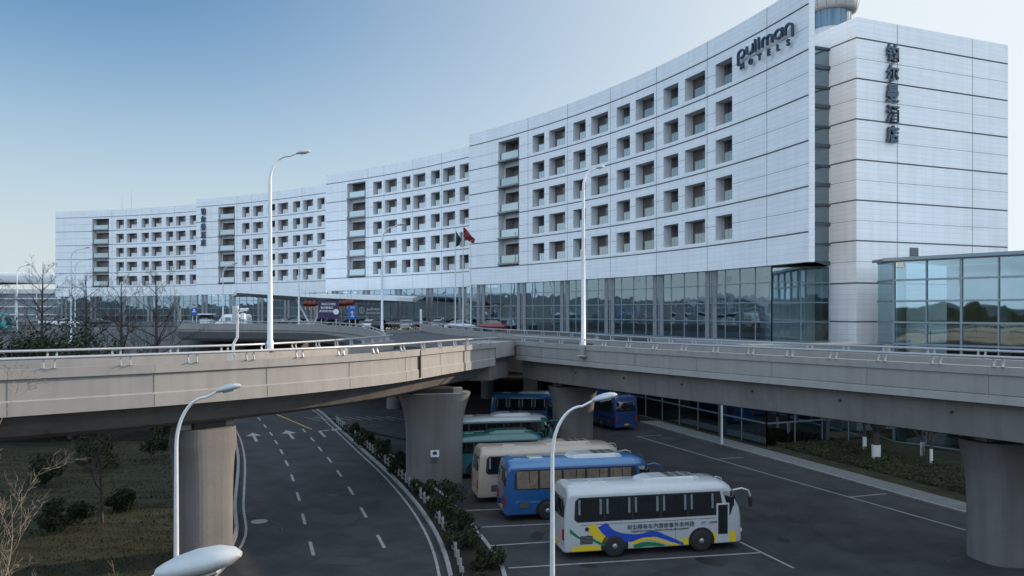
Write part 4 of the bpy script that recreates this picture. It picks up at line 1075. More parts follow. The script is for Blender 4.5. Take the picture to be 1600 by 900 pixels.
# ------------------------------------------------------------------ signs and boards at the entrance
def X_(px, Y): return (px - 800) / F * Y
def board(name, px0, px1, y0, y1, Y, m, label, cat='sign', legs=True, zb=Z_DECK, rz=0):
    z0, z1 = CAMZ + (487 - y1) * Y / F, CAMZ + (487 - y0) * Y / F; x0, x1 = X_(px0, Y), X_(px1, Y)
    t = empty(name, ((x0 + x1) / 2, Y, zb), rz, label, cat)
    mb = MB(); mb.box((0, 0, (z0 + z1) / 2 - zb), (x1 - x0, .14, z1 - z0), 0, 0, .03); mb.build('panel', [M[m]], t)
    if legs:
        mb = MB()
        for s in (-.35, .35): mb.tube([(s * (x1 - x0), .1, 0), (s * (x1 - x0), .1, z0 - zb + .3)], .06, 8)
        mb.build('leg', [M['pole']], t)
    return t, x1 - x0, z0 - zb, z1 - zb
def put_text(t, s, h, x, z, m='signwhite', y=-.075, name='lettering', bold=.01, maxw=None):
    mb = centre(text_mb(s, 1, .02, bold), h)
    if maxw:
        w = max(v[0] for v in mb.v) - min(v[0] for v in mb.v); k = min(1, maxw / w); mb.v = [(a * k, b, c) for a, b, c in mb.v]
    mb.v = [(a + x, b + y, c + z) for a, b, c in mb.v]; return mb.build(name, [M[m]], t)
t, w, z0, z1 = board('display_board', 497, 530, 471, 498, 119, 'purple', 'large dark purple display board with pale writing under the entrance canopy')
put_text(t, 'WELCOME', .32, 0, z1 - .55, maxw=w * .7)
for i, q in enumerate(('铂尔曼酒店', '南京禄口机场')): put_text(t, q, .36, -w * .08, z1 - 1.1 - i * .52, maxw=w * .7)
mb = MB(); mb.lathe([(.42, 0), (.42, .05)], (w * .36, -.15, (z0 + z1) / 2 - .25), 24, 0, False, 'y'); mb.build('roundel', [M['signwhite']], t)
t, w, z0, z1 = board('direction_sign', 544, 557, 478, 499, 108, 'signblue', 'blue direction sign with white arrow beside the red lanterns')
put_text(t, 'TAXI', .2, 0, z1 - .32, maxw=w * .8)
mb = MB(); mb.box((0, -.09, z1 - 1.0), (.09, .03, .5)); mb.bar((0, -.09, z1 - .72), (-.2, -.09, z1 - .95), .05, .07); mb.bar((0, -.09, z1 - .72), (.2, -.09, z1 - .95), .05, .07)
mb.bar((-.25, -.09, z1 - 1.4), (.25, -.09, z1 - 1.4), .05, .07); mb.bar((.25, -.09, z1 - 1.4), (.08, -.09, z1 - 1.28), .05, .07); mb.bar((.25, -.09, z1 - 1.4), (.08, -.09, z1 - 1.52), .05, .07)
mb.build('arrow', [M['signwhite']], t)
t, w, z0, z1 = board('direction_sign', 299, 308, 481, 493, 128, 'signblue', 'small blue sign with a white mark left of the guard booth')
mb = MB(); mb.box((0, -.09, (z0 + z1) / 2), (.5, .03, .16)); mb.box((0, -.09, (z0 + z1) / 2 + .25), (.16, .03, .4)); mb.build('mark', [M['signwhite']], t)
t, w, z0, z1 = board('name_wall', 561, 597, 476, 492, 124, 'darkmet', 'low dark wall with pale emblem and hotel lettering right of the canopy', 'sign', False)
mb = MB(); mb.box((0, .15, .6), (w, .5, 1.2)); mb.build('base', [M['granite']], t)
put_text(t, 'pullman', .62, w * .12, z0 + .55, maxw=w * .62); put_text(t, '南京禄口机场铂尔曼酒店', .26, w * .12, z0 + .15, maxw=w * .62)
mb = MB(); ring = [(-w * .37 + .34 * math.cos(2 * PI * k / 24), -.1, z0 + .75 + .5 * math.sin(2 * PI * k / 24)) for k in range(25)]; mb.tube(ring, .06, 6, 0, False); mb.tube([(-w * .37, -.1, z0 + .4), (-w * .37, -.1, z0 + 1.1)], .08, 6); mb.build('emblem', [M['signwhite']], t)
def lantern(px, py, Y, n, label):
    t = empty('red_lantern', (X_(px, Y), Y, CAMZ + (487 - py) * Y / F), 0, label, 'lantern', 'red lanterns hung at the hotel entrance')
    r = .5; mb = MB(); mb.lathe([(r * .35, -r * .78), (r * .7, -r * .6), (r * .98, -r * .2), (r * .98, r * .2), (r * .7, r * .6), (r * .35, r * .78)], n=20); mb.build('body', [M['lantern']], t)
    mb = MB(); mb.lathe([(r * .36, r * .76), (r * .36, r * .9)], n=16); mb.lathe([(r * .36, -r * .9), (r * .36, -r * .76)], n=16); mb.build('trim', [M['gold']], t)
    mb = MB(); mb.tube([(0, 0, -r * .88), (0, 0, -r * 1.7)], [.05, .10], 8); mb.build('tassel', [M['gold']], t)
    mb = MB(); mb.tube([(0, 0, r * .9), (0, 0, r * .9 + 1.6)], .015, 5); mb.build('cord', [M['black']], t)
for i, px in enumerate((477.5, 484, 491)): lantern(px, 474.5 + (i % 2) * .6, 119, i, ['leftmost', 'second', 'third'][i] + ' red lantern of the cluster left of the purple board')
for i, px in enumerate((531.5, 537.5, 543, 549)): lantern(px, 474.5 + (i % 2) * .5 + i * -.6, 120, i, ['first', 'second', 'third', 'fourth'][i] + ' red lantern counted from the purple board rightwards')
# guard booth
t = empty('guard_booth', (X_(323, 124), 124, 7.9), 0, 'small white guard booth with flat overhanging roof left of the van', 'booth')
mb = MB(); mb.box((0, 0, .75), (1.6, 1.5, 1.5)); mb.build('wall', [M['towerwhite']], t); mb = MB(); mb.box((0, 0, 2.0), (1.5, 1.4, .5)); mb.build('window', [M['winglass']], t); mb = MB(); mb.box((0, 0, 2.32), (2.1, 2.0, .18)); mb.build('roof', [M['signwhite']], t)
# notice on the pier
t = empty('pillar_sign', (-4.72, 48.93, 1.6), R(8), 'small pale camera notice mounted on the broad middle pier', 'sign')
mb = MB(); mb.box((0, 0, .32), (.52, .03, .42)); mb.build('panel', [M['signwhite']], t)
mb = MB(); mb.box((0, -.02, .34), (.26, .02, .17)); mb.box((0, -.02, .45), (.1, .02, .05)); mb.lathe([(.075, -.015), (.075, .0)], (0, -.03, .34), 16, 0, False, 'y'); mb.build('pictogram', [M['text']], t)
put_text(t, '监控区域', .1, 0, -.06, 'text', -.02, bold=.0); put_text(t, '禁止停车', .1, -.04, -.24, 'text', -.02, bold=.0)

# ------------------------------------------------------------------ coaches
def coach(x, y, rz, L, body, label, z=0, H=3.05, lower=None, roofm=None, ac=None, panes='glass', rear_pane='glass', lux=True, np_=5, livery=None, acpos=.62, mirror=True, grp='coaches parked on the lower car park'):
    t = empty('coach', (x, y, z), rz, label, 'coach', grp)
    hw = 1.22; body_m = M[body]
    def rake(zz): return -.55 * max(0, (zz - 1.1) / (H - 1.1)) ** 1.7
    def rrake(zz): return .18 * max(0, (zz - 1.0) / (H - 1.0)) ** 2
    prof = [(.0, H), (hw - .42, H - .02), (hw - .16, H - .12), (hw - .05, H - .30), (hw - .03, H - .48), (hw - .01, 1.9), (hw, 1.5), (hw, .36), (hw - .05, .30), (0, .30)]
    full = prof + [(-a, b) for a, b in reversed(prof[1:-1])]
    st = [(0, -.10, -.09, 'r'), (.05, -.03, -.03, 'r'), (.16, 0, 0, 'r'), (L * .3, 0, 0, ''), (L * .6, 0, 0, ''), (L - .65, 0, 0, 'f'), (L - .3, -.03, -.03, 'f'), (L - .1, -.09, -.10, 'f'), (L, -.2, -.16, 'f')]
    rings = []
    for xs, dw, dz, e in st:
        ring = []
        for a, b in full:
            sgn = 1 if a > 0 else -1; bb = b + (dz if b > 1.9 else 0); aa = a + sgn * dw if abs(a) > .01 else a
            dx = rake(b) * (1 if e == 'f' else 0) + (rrake(b) if e == 'r' else 0); ring.append((xs + dx, aa, bb))
        rings.append(ring)
    mb = MB(); n = len(full); mb.loft(rings, 0, False, False, True, False)
    for ring, rev in ((rings[0], 1), (rings[-1], 0)):      # end caps in strips
        for i in range(len(prof) - 1):
            a, b = ring[i], ring[i + 1]; c, d = ring[(n - i - 1) % n], ring[(n - i) % n]
            mb.face([a, b, c, d] if i and i + 1 < len(prof) - 1 else ([a, b, c] if i == 0 else [a, b, d]), 0)
    # colour of the roof
    if roofm:
        for k, f_ in enumerate(mb.f):
            if min(mb.v[i][2] for i in f_) > H - .32: mb.m[k] = 1
    if lower: 
        for k, f_ in enumerate(mb.f):
            if max(mb.v[i][2] for i in f_) < 1.55: mb.m[k] = 2
    bo = mb.build('body', [body_m, M[roofm] if roofm else body_m, M[lower] if lower else body_m], t)
    bv = bo.modifiers.new('bevel', 'BEVEL'); bv.width = .03; bv.segments = 2; bv.limit_method = 'ANGLE'; bv.angle_limit = R(25)
    for p in bo.data.polygons: p.use_smooth = True
    # side windows: a dark band, then panes, per side
    zA, zB, zM = 1.58, H - .42, 1.9
    def yside(zz): return hw - .01 + (.0 if zz <= 1.9 else -.02 * (zz - 1.9) / (H - .48 - 1.9))
    x0, x1 = .42, L - 1.35
    for sd in (-1, 1):
        def q(xx, zz, o): return (xx, sd * (yside(zz) + o), zz)
        band = MB(); rr = .14
        outline = [(x0 + rr, zA), (x1 + .45, zA), (x1 + .25, zB), (x0 + rr + .05, zB), (x0 + .04, zB - rr), (x0, zA + rr)]
        band.loft([[q(a, b, -.01) for a, b in outline], [q(a, b, .012) for a, b in outline]], 0, False, True); band.build('window_band', [M['black']], t)
        step = (x1 - x0) / np_
        for i in range(np_):
            a, b = x0 + .1 + i * step, x0 + (i + 1) * step - .02; w_ = MB()
            if i == 0: a += .04
            w_.face([q(a, zA + .06, .019), q(b, zA + .06, .019), q(b, zM, .019), q(a, zM, .019)]); w_.face([q(a, zM, .019), q(b, zM, .019), q(b, zB - .06, .019), q(a, zB - .06, .019)])
            w_.box(((a + b) / 2 + .1, sd * (hw + .008), zB - .36), (.03, .02, .55), m=1); wo = w_.build('window', [M[panes], M['black']], t)
            if panes == 'glass' and sd < 0 and x > -3:
                for e0, e1 in ((a + .04, a + .13), (b - .15, b - .05)):
                    c_ = MB()
                    k = 4; tp, bt = [], []
                    for k in range(7):
                        f0 = e0 + (e1 - e0) * k / 6; o = .0205 + .003 * (k % 2); tp.append(q(f0, zB - .08, o)); bt.append(q(f0, zM, o))
                    c_.loft([bt, tp], 0, False, False, False); c_.build('curtain', [M['curtain']], wo)
    # door on the kerb side (right of travel = local -y)
    mb = MB(); mb.box((L - .98, -hw - .002, 1.22), (.62, .03, 1.75), 0, 0, .012); d_ = mb.build('door', [M[lower or body]], t)
    mb = MB(); mb.box((L - .98, -hw - .016, 1.38), (.46, .02, 1.3), 0, 0, .008); mb.build('pane', [M['glass']], d_)
    # windscreen and rear window follow the caps
    def cap(xs, dw, dz, fr, za, zb, yw, name, out, m, par):
        mb = MB(); rows = []
        for i in range(7):
            zz = za + (zb - za) * i / 6; bb = zz; xx = xs + (rake(zz) if fr else rrake(zz)) + out
            w2 = yw - .1 * (i / 6) ** 2
            rows.append([(xx - (.10 * (abs(k) / 3) ** 3 if fr else -.05 * (abs(k) / 3) ** 3), w2 * k / 3, bb) for k in range(-3, 4)])
        mb.loft(rows, 0, False, False, False, True); o_ = mb.build(name, [M[m]], par); s_ = o_.modifiers.new('thick', 'SOLIDIFY'); s_.thickness = .02; return o_
    cap(L, 0, 0, True, 1.15, H - .24, hw - .24, 'windscreen', .03, 'glass', t)
    cap(0, 0, 0, False, 1.75, H - .5, hw - .25, 'rear_window', -.03, 'glass', t)
    # dark corner pieces joining screen and side glass
    for sd in (-1, 1):
        mb = MB(); pts_ = [(1.5, 0), (2.0, 0), (H - .42, 0)]
        rows = [[(L - .62 + rake(zz) * 1.0, sd * (yside(zz) + .008), zz), (L - .28 + rake(zz), sd * (hw - .045), zz), (L - .06 + rake(zz), sd * (hw - .15), zz)] for zz in (1.55, 1.9, 2.3, H - .45)]
        mb.loft(rows, 0, False, False, False, True); o_ = mb.build('corner_glass', [M['glass']], t); o_.modifiers.new('thick', 'SOLIDIFY').thickness = .015
    # wheels
    for xs in (L * .27, L - 2.0):
        for sd in (-1, 1):
            mb = MB(); arch = [(xs + .62 * math.cos(R(a)), .48 + .60 * math.sin(R(a))) for a in range(-15, 196, 15)]
            mb.loft([[(a, sd * (hw - .02), max(.28, b)) for a, b in arch], [(a, sd * (hw + .008), max(.28, b)) for a, b in arch]], 0, False, True); mb.build('wheel_arch', [M['black']], t)
            w_ = MB(); w_.lathe([(.30, -.14), (.44, -.14), (.485, -.08), (.485, .08), (.44, .14), (.30, .14)], (0, 0, 0), 28, 0, True, 'y'); wo = w_.build('wheel', [M['tyre']], t, (xs, sd * (hw - .10), .487))
            w_ = MB(); w_.lathe([(.29, -.02), (.28, .02), (.12, .05), (.10, .09), (.0001, .09)] if sd > 0 else [(.0001, -.09), (.10, -.09), (.12, -.05), (.28, -.02), (.29, .02)], (0, sd * .08, 0), 22, 0, True, 'y'); w_.build('rim', [M['rim']], wo)
    # lights, bumper line, plate
    for sd in (-1, 1):
        mb = MB(); mb.box((L + .0, sd * (hw - .42), .78), (.14, .42, .20), 0, 0, .04); mb.build('headlight', [M['headl']], t)
        mb = MB(); mb.box((-.005, sd * (hw - .22), 1.05), (.10, .16, .5), 0, 0, .03); mb.build('tail_light', [M['red']], t)
        mb = MB(); mb.box((L * .08 + .3, sd * (hw + .003), .82), (.55, .02, .34)); [mb.box((L * .08 + .3, sd * (hw + .012), .70 + .06 * k), (.5, .02, .02), m=1) for k in range(5)]; mb.build('engine_grille', [M['black'], M['rim']], t)
    mb = MB(); mb.box((-.02, 0, .55), (.04, .44, .14)); mb.build('number_plate', [M['orange']], t)
    mb = MB(); mb.box((L - .02, 0, .40), (.12, 2.0, .22), 0, 0, .05); mb.build('bumper', [M[lower or body]], t); mb = MB(); mb.box((.06, 0, .40), (.16, 2.1, .2), 0, 0, .05); mb.build('bumper', [M[lower or body]], t)
    mb = MB()
    for xs in [L * .27 + .9 + i * .95 for i in range(int((L - 3.4 - L * .27) / .95) + 1)]:
        for sd in (-1, 1): mb.box((xs, sd * (hw + .0005), .92), (.012, .006, 1.0))
    mb.box((L / 2, 0, 1.46), (L - 1.4, 2 * hw + .012, .018)); mb.build('hatch_seams', [M['joint']], t)
    # roof unit
    if ac:
        mb = MB(); ax = L * acpos; al = 2.6
        rg = []
        for xs, wz, zz in ((-al / 2 - .25, .35, .01), (-al / 2, .62, .13), (-al / 2 + .35, .72, .20), (al / 2 - .3, .74, .21), (al / 2, .66, .16), (al / 2 + .12, .60, .02)):
            rg.append([(ax + xs, -wz, H - .03), (ax + xs, -wz * .92, H - .03 + zz * .8), (ax + xs, -wz * .75, H - .03 + zz), (ax + xs, wz * .75, H - .03 + zz), (ax + xs, wz * .92, H - .03 + zz * .8), (ax + xs, wz, H - .03)])
        mb.loft(rg, 0, True, True); u = mb.build('roof_unit', [M[ac]], t); u.modifiers.new('bevel', 'BEVEL').width = .03
        mb = MB()
        for i in range(3):
            for j in range(4): mb.box((ax + .05 + i * .42 + .0, -.42 + j * .28, H + .182), (.34, .17, .014))
        mb.build('grille', [M['black']], u)
    mb = MB(); mb.box((L * .22, 0, H - .0), (.75, .62, .10), 0, 0, .04); mb.build('roof_hatch', [M[ac or roofm or body]], t)
    mb = MB(); mb.box((.42, 0, H - .05), (.34, 1.4, .16), 0, 0, .06); mb.build('rear_spoiler', [M[roofm or body]], t)
    if mirror:
        for sd in (-1, 1):
            mb = MB(); zt = H - .42; mb.tube([(L - .45, sd * (hw - .1), zt), (L - .1, sd * (hw + .05), zt + .10), (L + .18, sd * (hw + .12), zt + .02), (L + .28, sd * (hw + .13), zt - .25)], [.045, .045, .04, .035], 8); mo = mb.build('mirror_arm', [M[body]], t)
            mb = MB(); mb.box((L + .28, sd * (hw + .13), zt - .48), (.12, .24, .46), 0, 0, .05); mb.build('mirror', [M['black']], mo)
    if livery: livery(t, L, hw, H)
    return t

def white_livery(t, L, hw, H):
    for sd in (-1,):
        y = sd * (hw + .006)
        def strip(top, bot, m, name, k=0):
            mb = MB(); yy = y + sd * .002 * k
            for i in range(len(top) - 1):
                mb.face([(top[i][0], yy, top[i][1]), (top[i + 1][0], yy, top[i + 1][1]), (bot[i + 1][0], yy, bot[i + 1][1]), (bot[i][0], yy, bot[i][1])])
            mb.build(name, [M[m]], t)
        def sm(p): return [(q.x, max(.36, min(1.49, q.y))) for q in resample([(a, b, 0) for a, b in p], .12)]
        def ribbon2(c, w0, w1, m, name, k):
            P = sm(c); n_ = len(P); tp, bt = [], []
            for i in range(n_):
                a = Vector(P[max(i - 1, 0)]); b = Vector(P[min(i + 1, n_ - 1)]); tt = (b - a); tt = tt.normalized() if tt.length > 1e-6 else Vector((1, 0)); nn = Vector((-tt.y, tt.x)); w = (w0 + (w1 - w0) * i / (n_ - 1)) / 2
                u = Vector(P[i]) + nn * w; l = Vector(P[i]) - nn * w
                tp.append((u.x, max(.35, min(1.5, u.y)))); bt.append((l.x, max(.35, min(1.5, l.y))))
            strip(tp, bt, m, name, k)
        ribbon2([(1.15, 1.52), (1.35, 1.12), (1.9, .72), (2.6, .40)], .42, .30, 'yellow', 'livery_yellow', 1)
        ribbon2([(1.0, 1.0), (1.35, .75), (1.9, .50), (2.35, .36)], .10, .10, 'green', 'livery_green', 2)
        ribbon2([(1.62, 1.52), (1.95, 1.10), (2.5, .86), (3.3, .80), (4.0, .92), (4.6, .72), (5.4, .38)], .46, .12, 'lblue', 'livery_blue', 3)
        ribbon2([(3.0, .55), (3.6, .72), (4.1, .66), (4.9, .40)], .14, .10, 'yellow', 'livery_yellow', 4)
        ribbon2([(3.1, .38), (3.6, .50), (4.1, .46), (4.5, .36)], .22, .12, 'green', 'livery_green', 5)
        strip([(4.9, .55), (5.6, .66), (6.2, .80), (7.4, .86), (L - .35, .84)], [(4.9, .36), (5.6, .36), (6.2, .36), (7.4, .36), (L - .35, .36)], 'yellow', 'livery_yellow', .5)
        strip([(.3, .52), (.9, .60), (1.6, .52), (2.2, .42)], [(.3, .36), (.9, .36), (1.6, .36), (2.2, .36)], 'yellow', 'livery_yellow', .5)
        strip([(.22, 1.35), (.55, 1.05), (.95, .75)], [(.22, 1.15), (.55, .93), (.95, .72)], 'green', 'livery_green', .5)
        def tx(s, h, x, z, m='text', mw=None):
            mb = centre(text_mb(s, 1, .01, .0), h)
            if mw: w = max(v[0] for v in mb.v) * 2; mb.v = [(a * mw / w, b, c) for a, b, c in mb.v]
            mb.v = [(a + x, b + y - .010, c + z) for a, b, c in mb.v]; mb.build('lettering', [M[m]], t)
        tx('司公限有车汽游旅事外市州扬', .22, 4.35, 1.16, 'text', 3.1)
        tx('YANGZHOU FOREIGN AFFAIRS & TRAVEL BUS COMPANY', .07, 4.3, 1.04, 'text', 2.7)
        tx('JTY', .13, 6.35, 1.2, 'lblue'); tx('江苏外事', .09, 6.8, 1.24, 'text')
        mb = MB(); mb.lathe([(.09, -.004), (.09, .004)], (.98, y - .006, 1.28), 20, 0, False, 'y'); mb.build('emblem', [M['text']], t)
def blue_livery(t, L, hw, H):
    mb = MB(); 
    for sd in (-1, 1):
        mb.face([(.5, sd * (hw + .005), .95), (L - 1.6, sd * (hw + .005), .70), (L - 1.6, sd * (hw + .005), .78), (.5, sd * (hw + .005), 1.05)])
    mb.build('livery_stripe', [M['sky_blue']], t)
AB = R(11.8)
coach(2.0, 35.25, AB, 8.25, 'white', 'white coach with blue, yellow and green waves, nearest of the parked row', livery=white_livery, ac='white', panes='glass')
coach(-.55, 41.45, AB, 8.0, 'blue', 'bright blue coach with tan curtained windows beside the white coach', roofm='sky_blue', ac='white', panes='glassc', livery=blue_livery, H=3.0)
coach(-2.1, 45.3, AB, 8.6, 'tan', 'tan coach with bare beige roof unit behind the bright blue coach', ac='tan', H=3.0)
coach(-4.3, 51.6, AB, 6.6, 'teal', 'small teal coach with green roof in the middle of the row', roofm='tealg', ac='tealg', H=2.75, np_=4)
coach(-5.0, 57.8, AB, 8.1, 'tealg', 'pale roofed coach standing between the two piers', roofm='white', ac='white', H=3.05)
coach(-1.9, 74.3, R(-3), 6.4, 'blue', 'blue coach with white roof unit parked under the viaduct junction', roofm='sky_blue', ac='white', H=3.1, np_=4)
coach(10.2, 71.3, R(112), 9.0, 'navy', 'deep blue coach seen from behind at the far kerb', H=3.1)
coach(-95.5, 138, R(-6), 9.5, 'brteal', 'teal coach at the left edge on the upper level', z=7.2, H=3.1, grp='vehicles on the upper level')

# ------------------------------------------------------------------ cars
def car_mesh(paint):
    t = empty('parked_car', (0, 0, 0))
    L = 4.5; st = [(0, .62, .38, .72), (.12, .80, .28, .88), (.7, .88, .22, .95), (1.2, .89, .20, .97), (3.0, .89, .20, .96), (3.7, .87, .22, .90), (4.3, .78, .28, .74), (4.48, .58, .38, .62)]
    rings = []
    for x, w, zb, zt in st: rings.append([(x, -w * .86, zb), (x, -w, zb + .18), (x, -w, zt - .16), (x, -w * .84, zt), (x, w * .84, zt), (x, w, zt - .16), (x, w, zb + .18), (x, w * .86, zb)])
    mb = MB(); mb.loft(rings, 0, True, True, True, True); mb.build('body', [M[paint]], t)
    st = [(.45, .70, .93, .94), (1.05, .70, .94, 1.34), (1.7, .68, .94, 1.45), (2.5, .68, .94, 1.43), (3.25, .72, .93, .95)]
    rings = [[(x, -w, z0), (x, -w * .82 if z1 > 1 else -w, z1), (x, w * .82 if z1 > 1 else w, z1), (x, w, z0)] for x, w, z0, z1 in st]
    mb = MB(); mb.loft(rings, 0, True, True, True); mb.build('glasshouse', [M['glass']], t)
    mb = MB(); mb.loft([[(x, -w, z), (x, -w, z + .03), (x, w, z + .03), (x, w, z)] for x, w, z in ((1.0, .56, 1.30), (1.7, .57, 1.445), (2.5, .56, 1.43), (2.62, .54, 1.38))], 0, True, True); mb.build('roof', [M[paint]], t)
    w0 = None
    for x in (.85, 3.6):
        for s in (-1, 1):
            if w0 is None: w_ = MB(); w_.lathe([(.2, -.1), (.31, -.1), (.33, -.05), (.33, .05), (.31, .1), (.2, .1)], n=18, axis='y'); w0 = wo = w_.build('wheel', [M['tyre']], t); r_ = MB(); r_.lathe([(.2, -.08), (.2, .08)], n=14, axis='y'); r_.build('rim', [M['rim']], w0)
            else: wo = copy_tree(w0, t)
            wo.location = (x, s * .80, .33)
    for s in (-1, 1):
        mb = MB(); mb.box((4.38, s * .55, .62), (.14, .3, .12), 0, 0, .03); mb.build('headlight', [M['headl']], t)
        mb = MB(); mb.box((.08, s * .58, .74), (.12, .28, .14), 0, 0, .03); mb.build('tail_light', [M['red']], t)
    return t
protos = {}
def car(px, Y, z, rz, paint, label, grp='cars parked on the forecourt'):
    if paint not in protos: protos[paint] = t = car_mesh(paint)
    else: t = copy_tree(protos[paint])
    t.location = (X_(px, Y), Y, z); t.rotation_euler = (0, 0, rz); tag(t, label, 'car', grp); return t
row = [(414, 133, 'carb'), (428, 138, 'cars'), (443, 132, 'carb'), (456, 138, 'card'), (470, 131, 'cars'), (484, 137, 'carb'), (498, 131, 'carb'), (515, 136, 'cars'), (533, 131, 'card'), (548, 130, 'carb'), (561, 122, 'cars'), (573, 117, 'carw'), (587, 116, 'carb'), (602, 122, 'card'), (618, 118, 'carb'), (633, 114, 'cars'), (649, 119, 'carb'), (667, 121, 'carr'), (680, 117, 'cars'), (695, 113, 'carw')]
names = {'carb': 'black', 'card': 'navy', 'cars': 'silver', 'carw': 'white', 'carr': 'dark red'}
cnt = {}
ordn = ['first', 'second', 'third', 'fourth', 'fifth', 'sixth', 'seventh', 'eighth', 'ninth']
random.seed(11)
for px, Y, c_ in row:
    cnt[c_] = cnt.get(c_, 0) + 1; tot = sum(1 for r_ in row if r_[2] == c_)
    lab = f'{ordn[cnt[c_] - 1]} {names[c_]} car from the left on the forecourt' if tot > 1 else f'only {names[c_]} car on the forecourt, right of the canopy'
    car(px, Y, Z_DECK - .04, R(random.choice([82, 88, 95, 5, -6])), c_, lab)
car(62, 165, 7.78, R(3), 'carw', 'white car in profile on the upper level left of the bare tree', 'vehicles on the upper level')
car(88, 158, 7.72, R(60), 'carw', 'white car seen obliquely just right of the leftmost tall bare tree', 'vehicles on the upper level')
car(136, 170, 7.8, R(20), 'carb', 'black car half hidden behind the bare trees on the upper level', 'vehicles on the upper level')
car(748, 112, Z_DECK - .04, R(8), 'carr', 'dark red car parked right of the flagpoles', 'cars parked on the forecourt')
# van
Yv = 113; t = empty('white_van', (X_(390, Yv), Yv, 7.95), R(172), 'white high roofed van parked at the forecourt wall', 'van')
st = [(0, .86, .35, 1.9), (.1, .93, .3, 2.22), (.3, .95, .3, 2.3), (3.3, .95, .3, 2.3), (3.9, .93, .3, 1.95), (4.3, .92, .3, 1.35), (4.8, .88, .32, 1.15), (5.0, .78, .4, .9)]
mb = MB(); mb.loft([[(x, -w * .9, zb), (x, -w, zb + .2), (x, -w, min(1.2, zt - .1)), (x, -w * .86, zt - .12), (x, -w * .7, zt), (x, w * .7, zt), (x, w * .86, zt - .12), (x, w, min(1.2, zt - .1)), (x, w, zb + .2), (x, w * .9, zb)] for x, w, zb, zt in st], 0, True, True, True, True); mb.build('body', [M['carw']], t)
for s in (-1, 1):
    for x0, x1 in ((.35, 1.15), (1.3, 2.2), (2.35, 3.2), (3.35, 3.8)):
        mb = MB(); mb.face([(x0, s * .955, 1.25), (x1, s * .955, 1.25), (x1, s * .88, 1.85), (x0, s * .88, 1.85)]); mb.build('window', [M['glass']], t)
    for x in (.95, 4.0):
        w_ = MB(); w_.lathe([(.2, -.1), (.34, -.1), (.36, 0), (.34, .1), (.2, .1)], n=18, axis='y'); w_.build('wheel', [M['tyre']], t, (x, s * .88, .36))
mb = MB(); mb.face([(3.92, -.7, 1.9), (3.92, .7, 1.9), (4.36, .8, 1.38), (4.36, -.8, 1.38)]); mb.build('windscreen', [M['glass']], t)
mb = MB(); mb.face([(-.01, -.62, 1.2), (-.01, .62, 1.2), (.04, .58, 1.85), (.04, -.58, 1.85)]); mb.build('rear_window', [M['glass']], t)

# flower troughs by the forecourt mouth
for i in range(7):
    Y = 96 + i * .9; px = 607 + i * 7.5; t = empty('flower_trough', (X_(px, Y), Y, 7.95), R(10), f'{ordn[i]} flower trough from the left across the forecourt mouth', 'planter', 'flower troughs across the forecourt mouth')
    mb = MB(); mb.box((0, 0, .22), (.62, .34, .44), 0, 0, .03); mb.build('trough', [M['granite']], t)
    mb = MB(); random.seed(40 + i)
    for k in range(70):
        p = Vector((random.uniform(-.3, .3), random.uniform(-.16, .16), random.uniform(.44, .72))); a = Vector((random.uniform(-1, 1), random.uniform(-1, 1), random.uniform(-1, 1))).normalized() * .07; b = a.orthogonal()
        mb.face([p - a, p - b, p + a, p + b], random.choice([0, 0, 1, 2, 3]))
    mb.build('flowers', [M['leafd'], M['red'], M['yellow'], M['signwhite']], t)

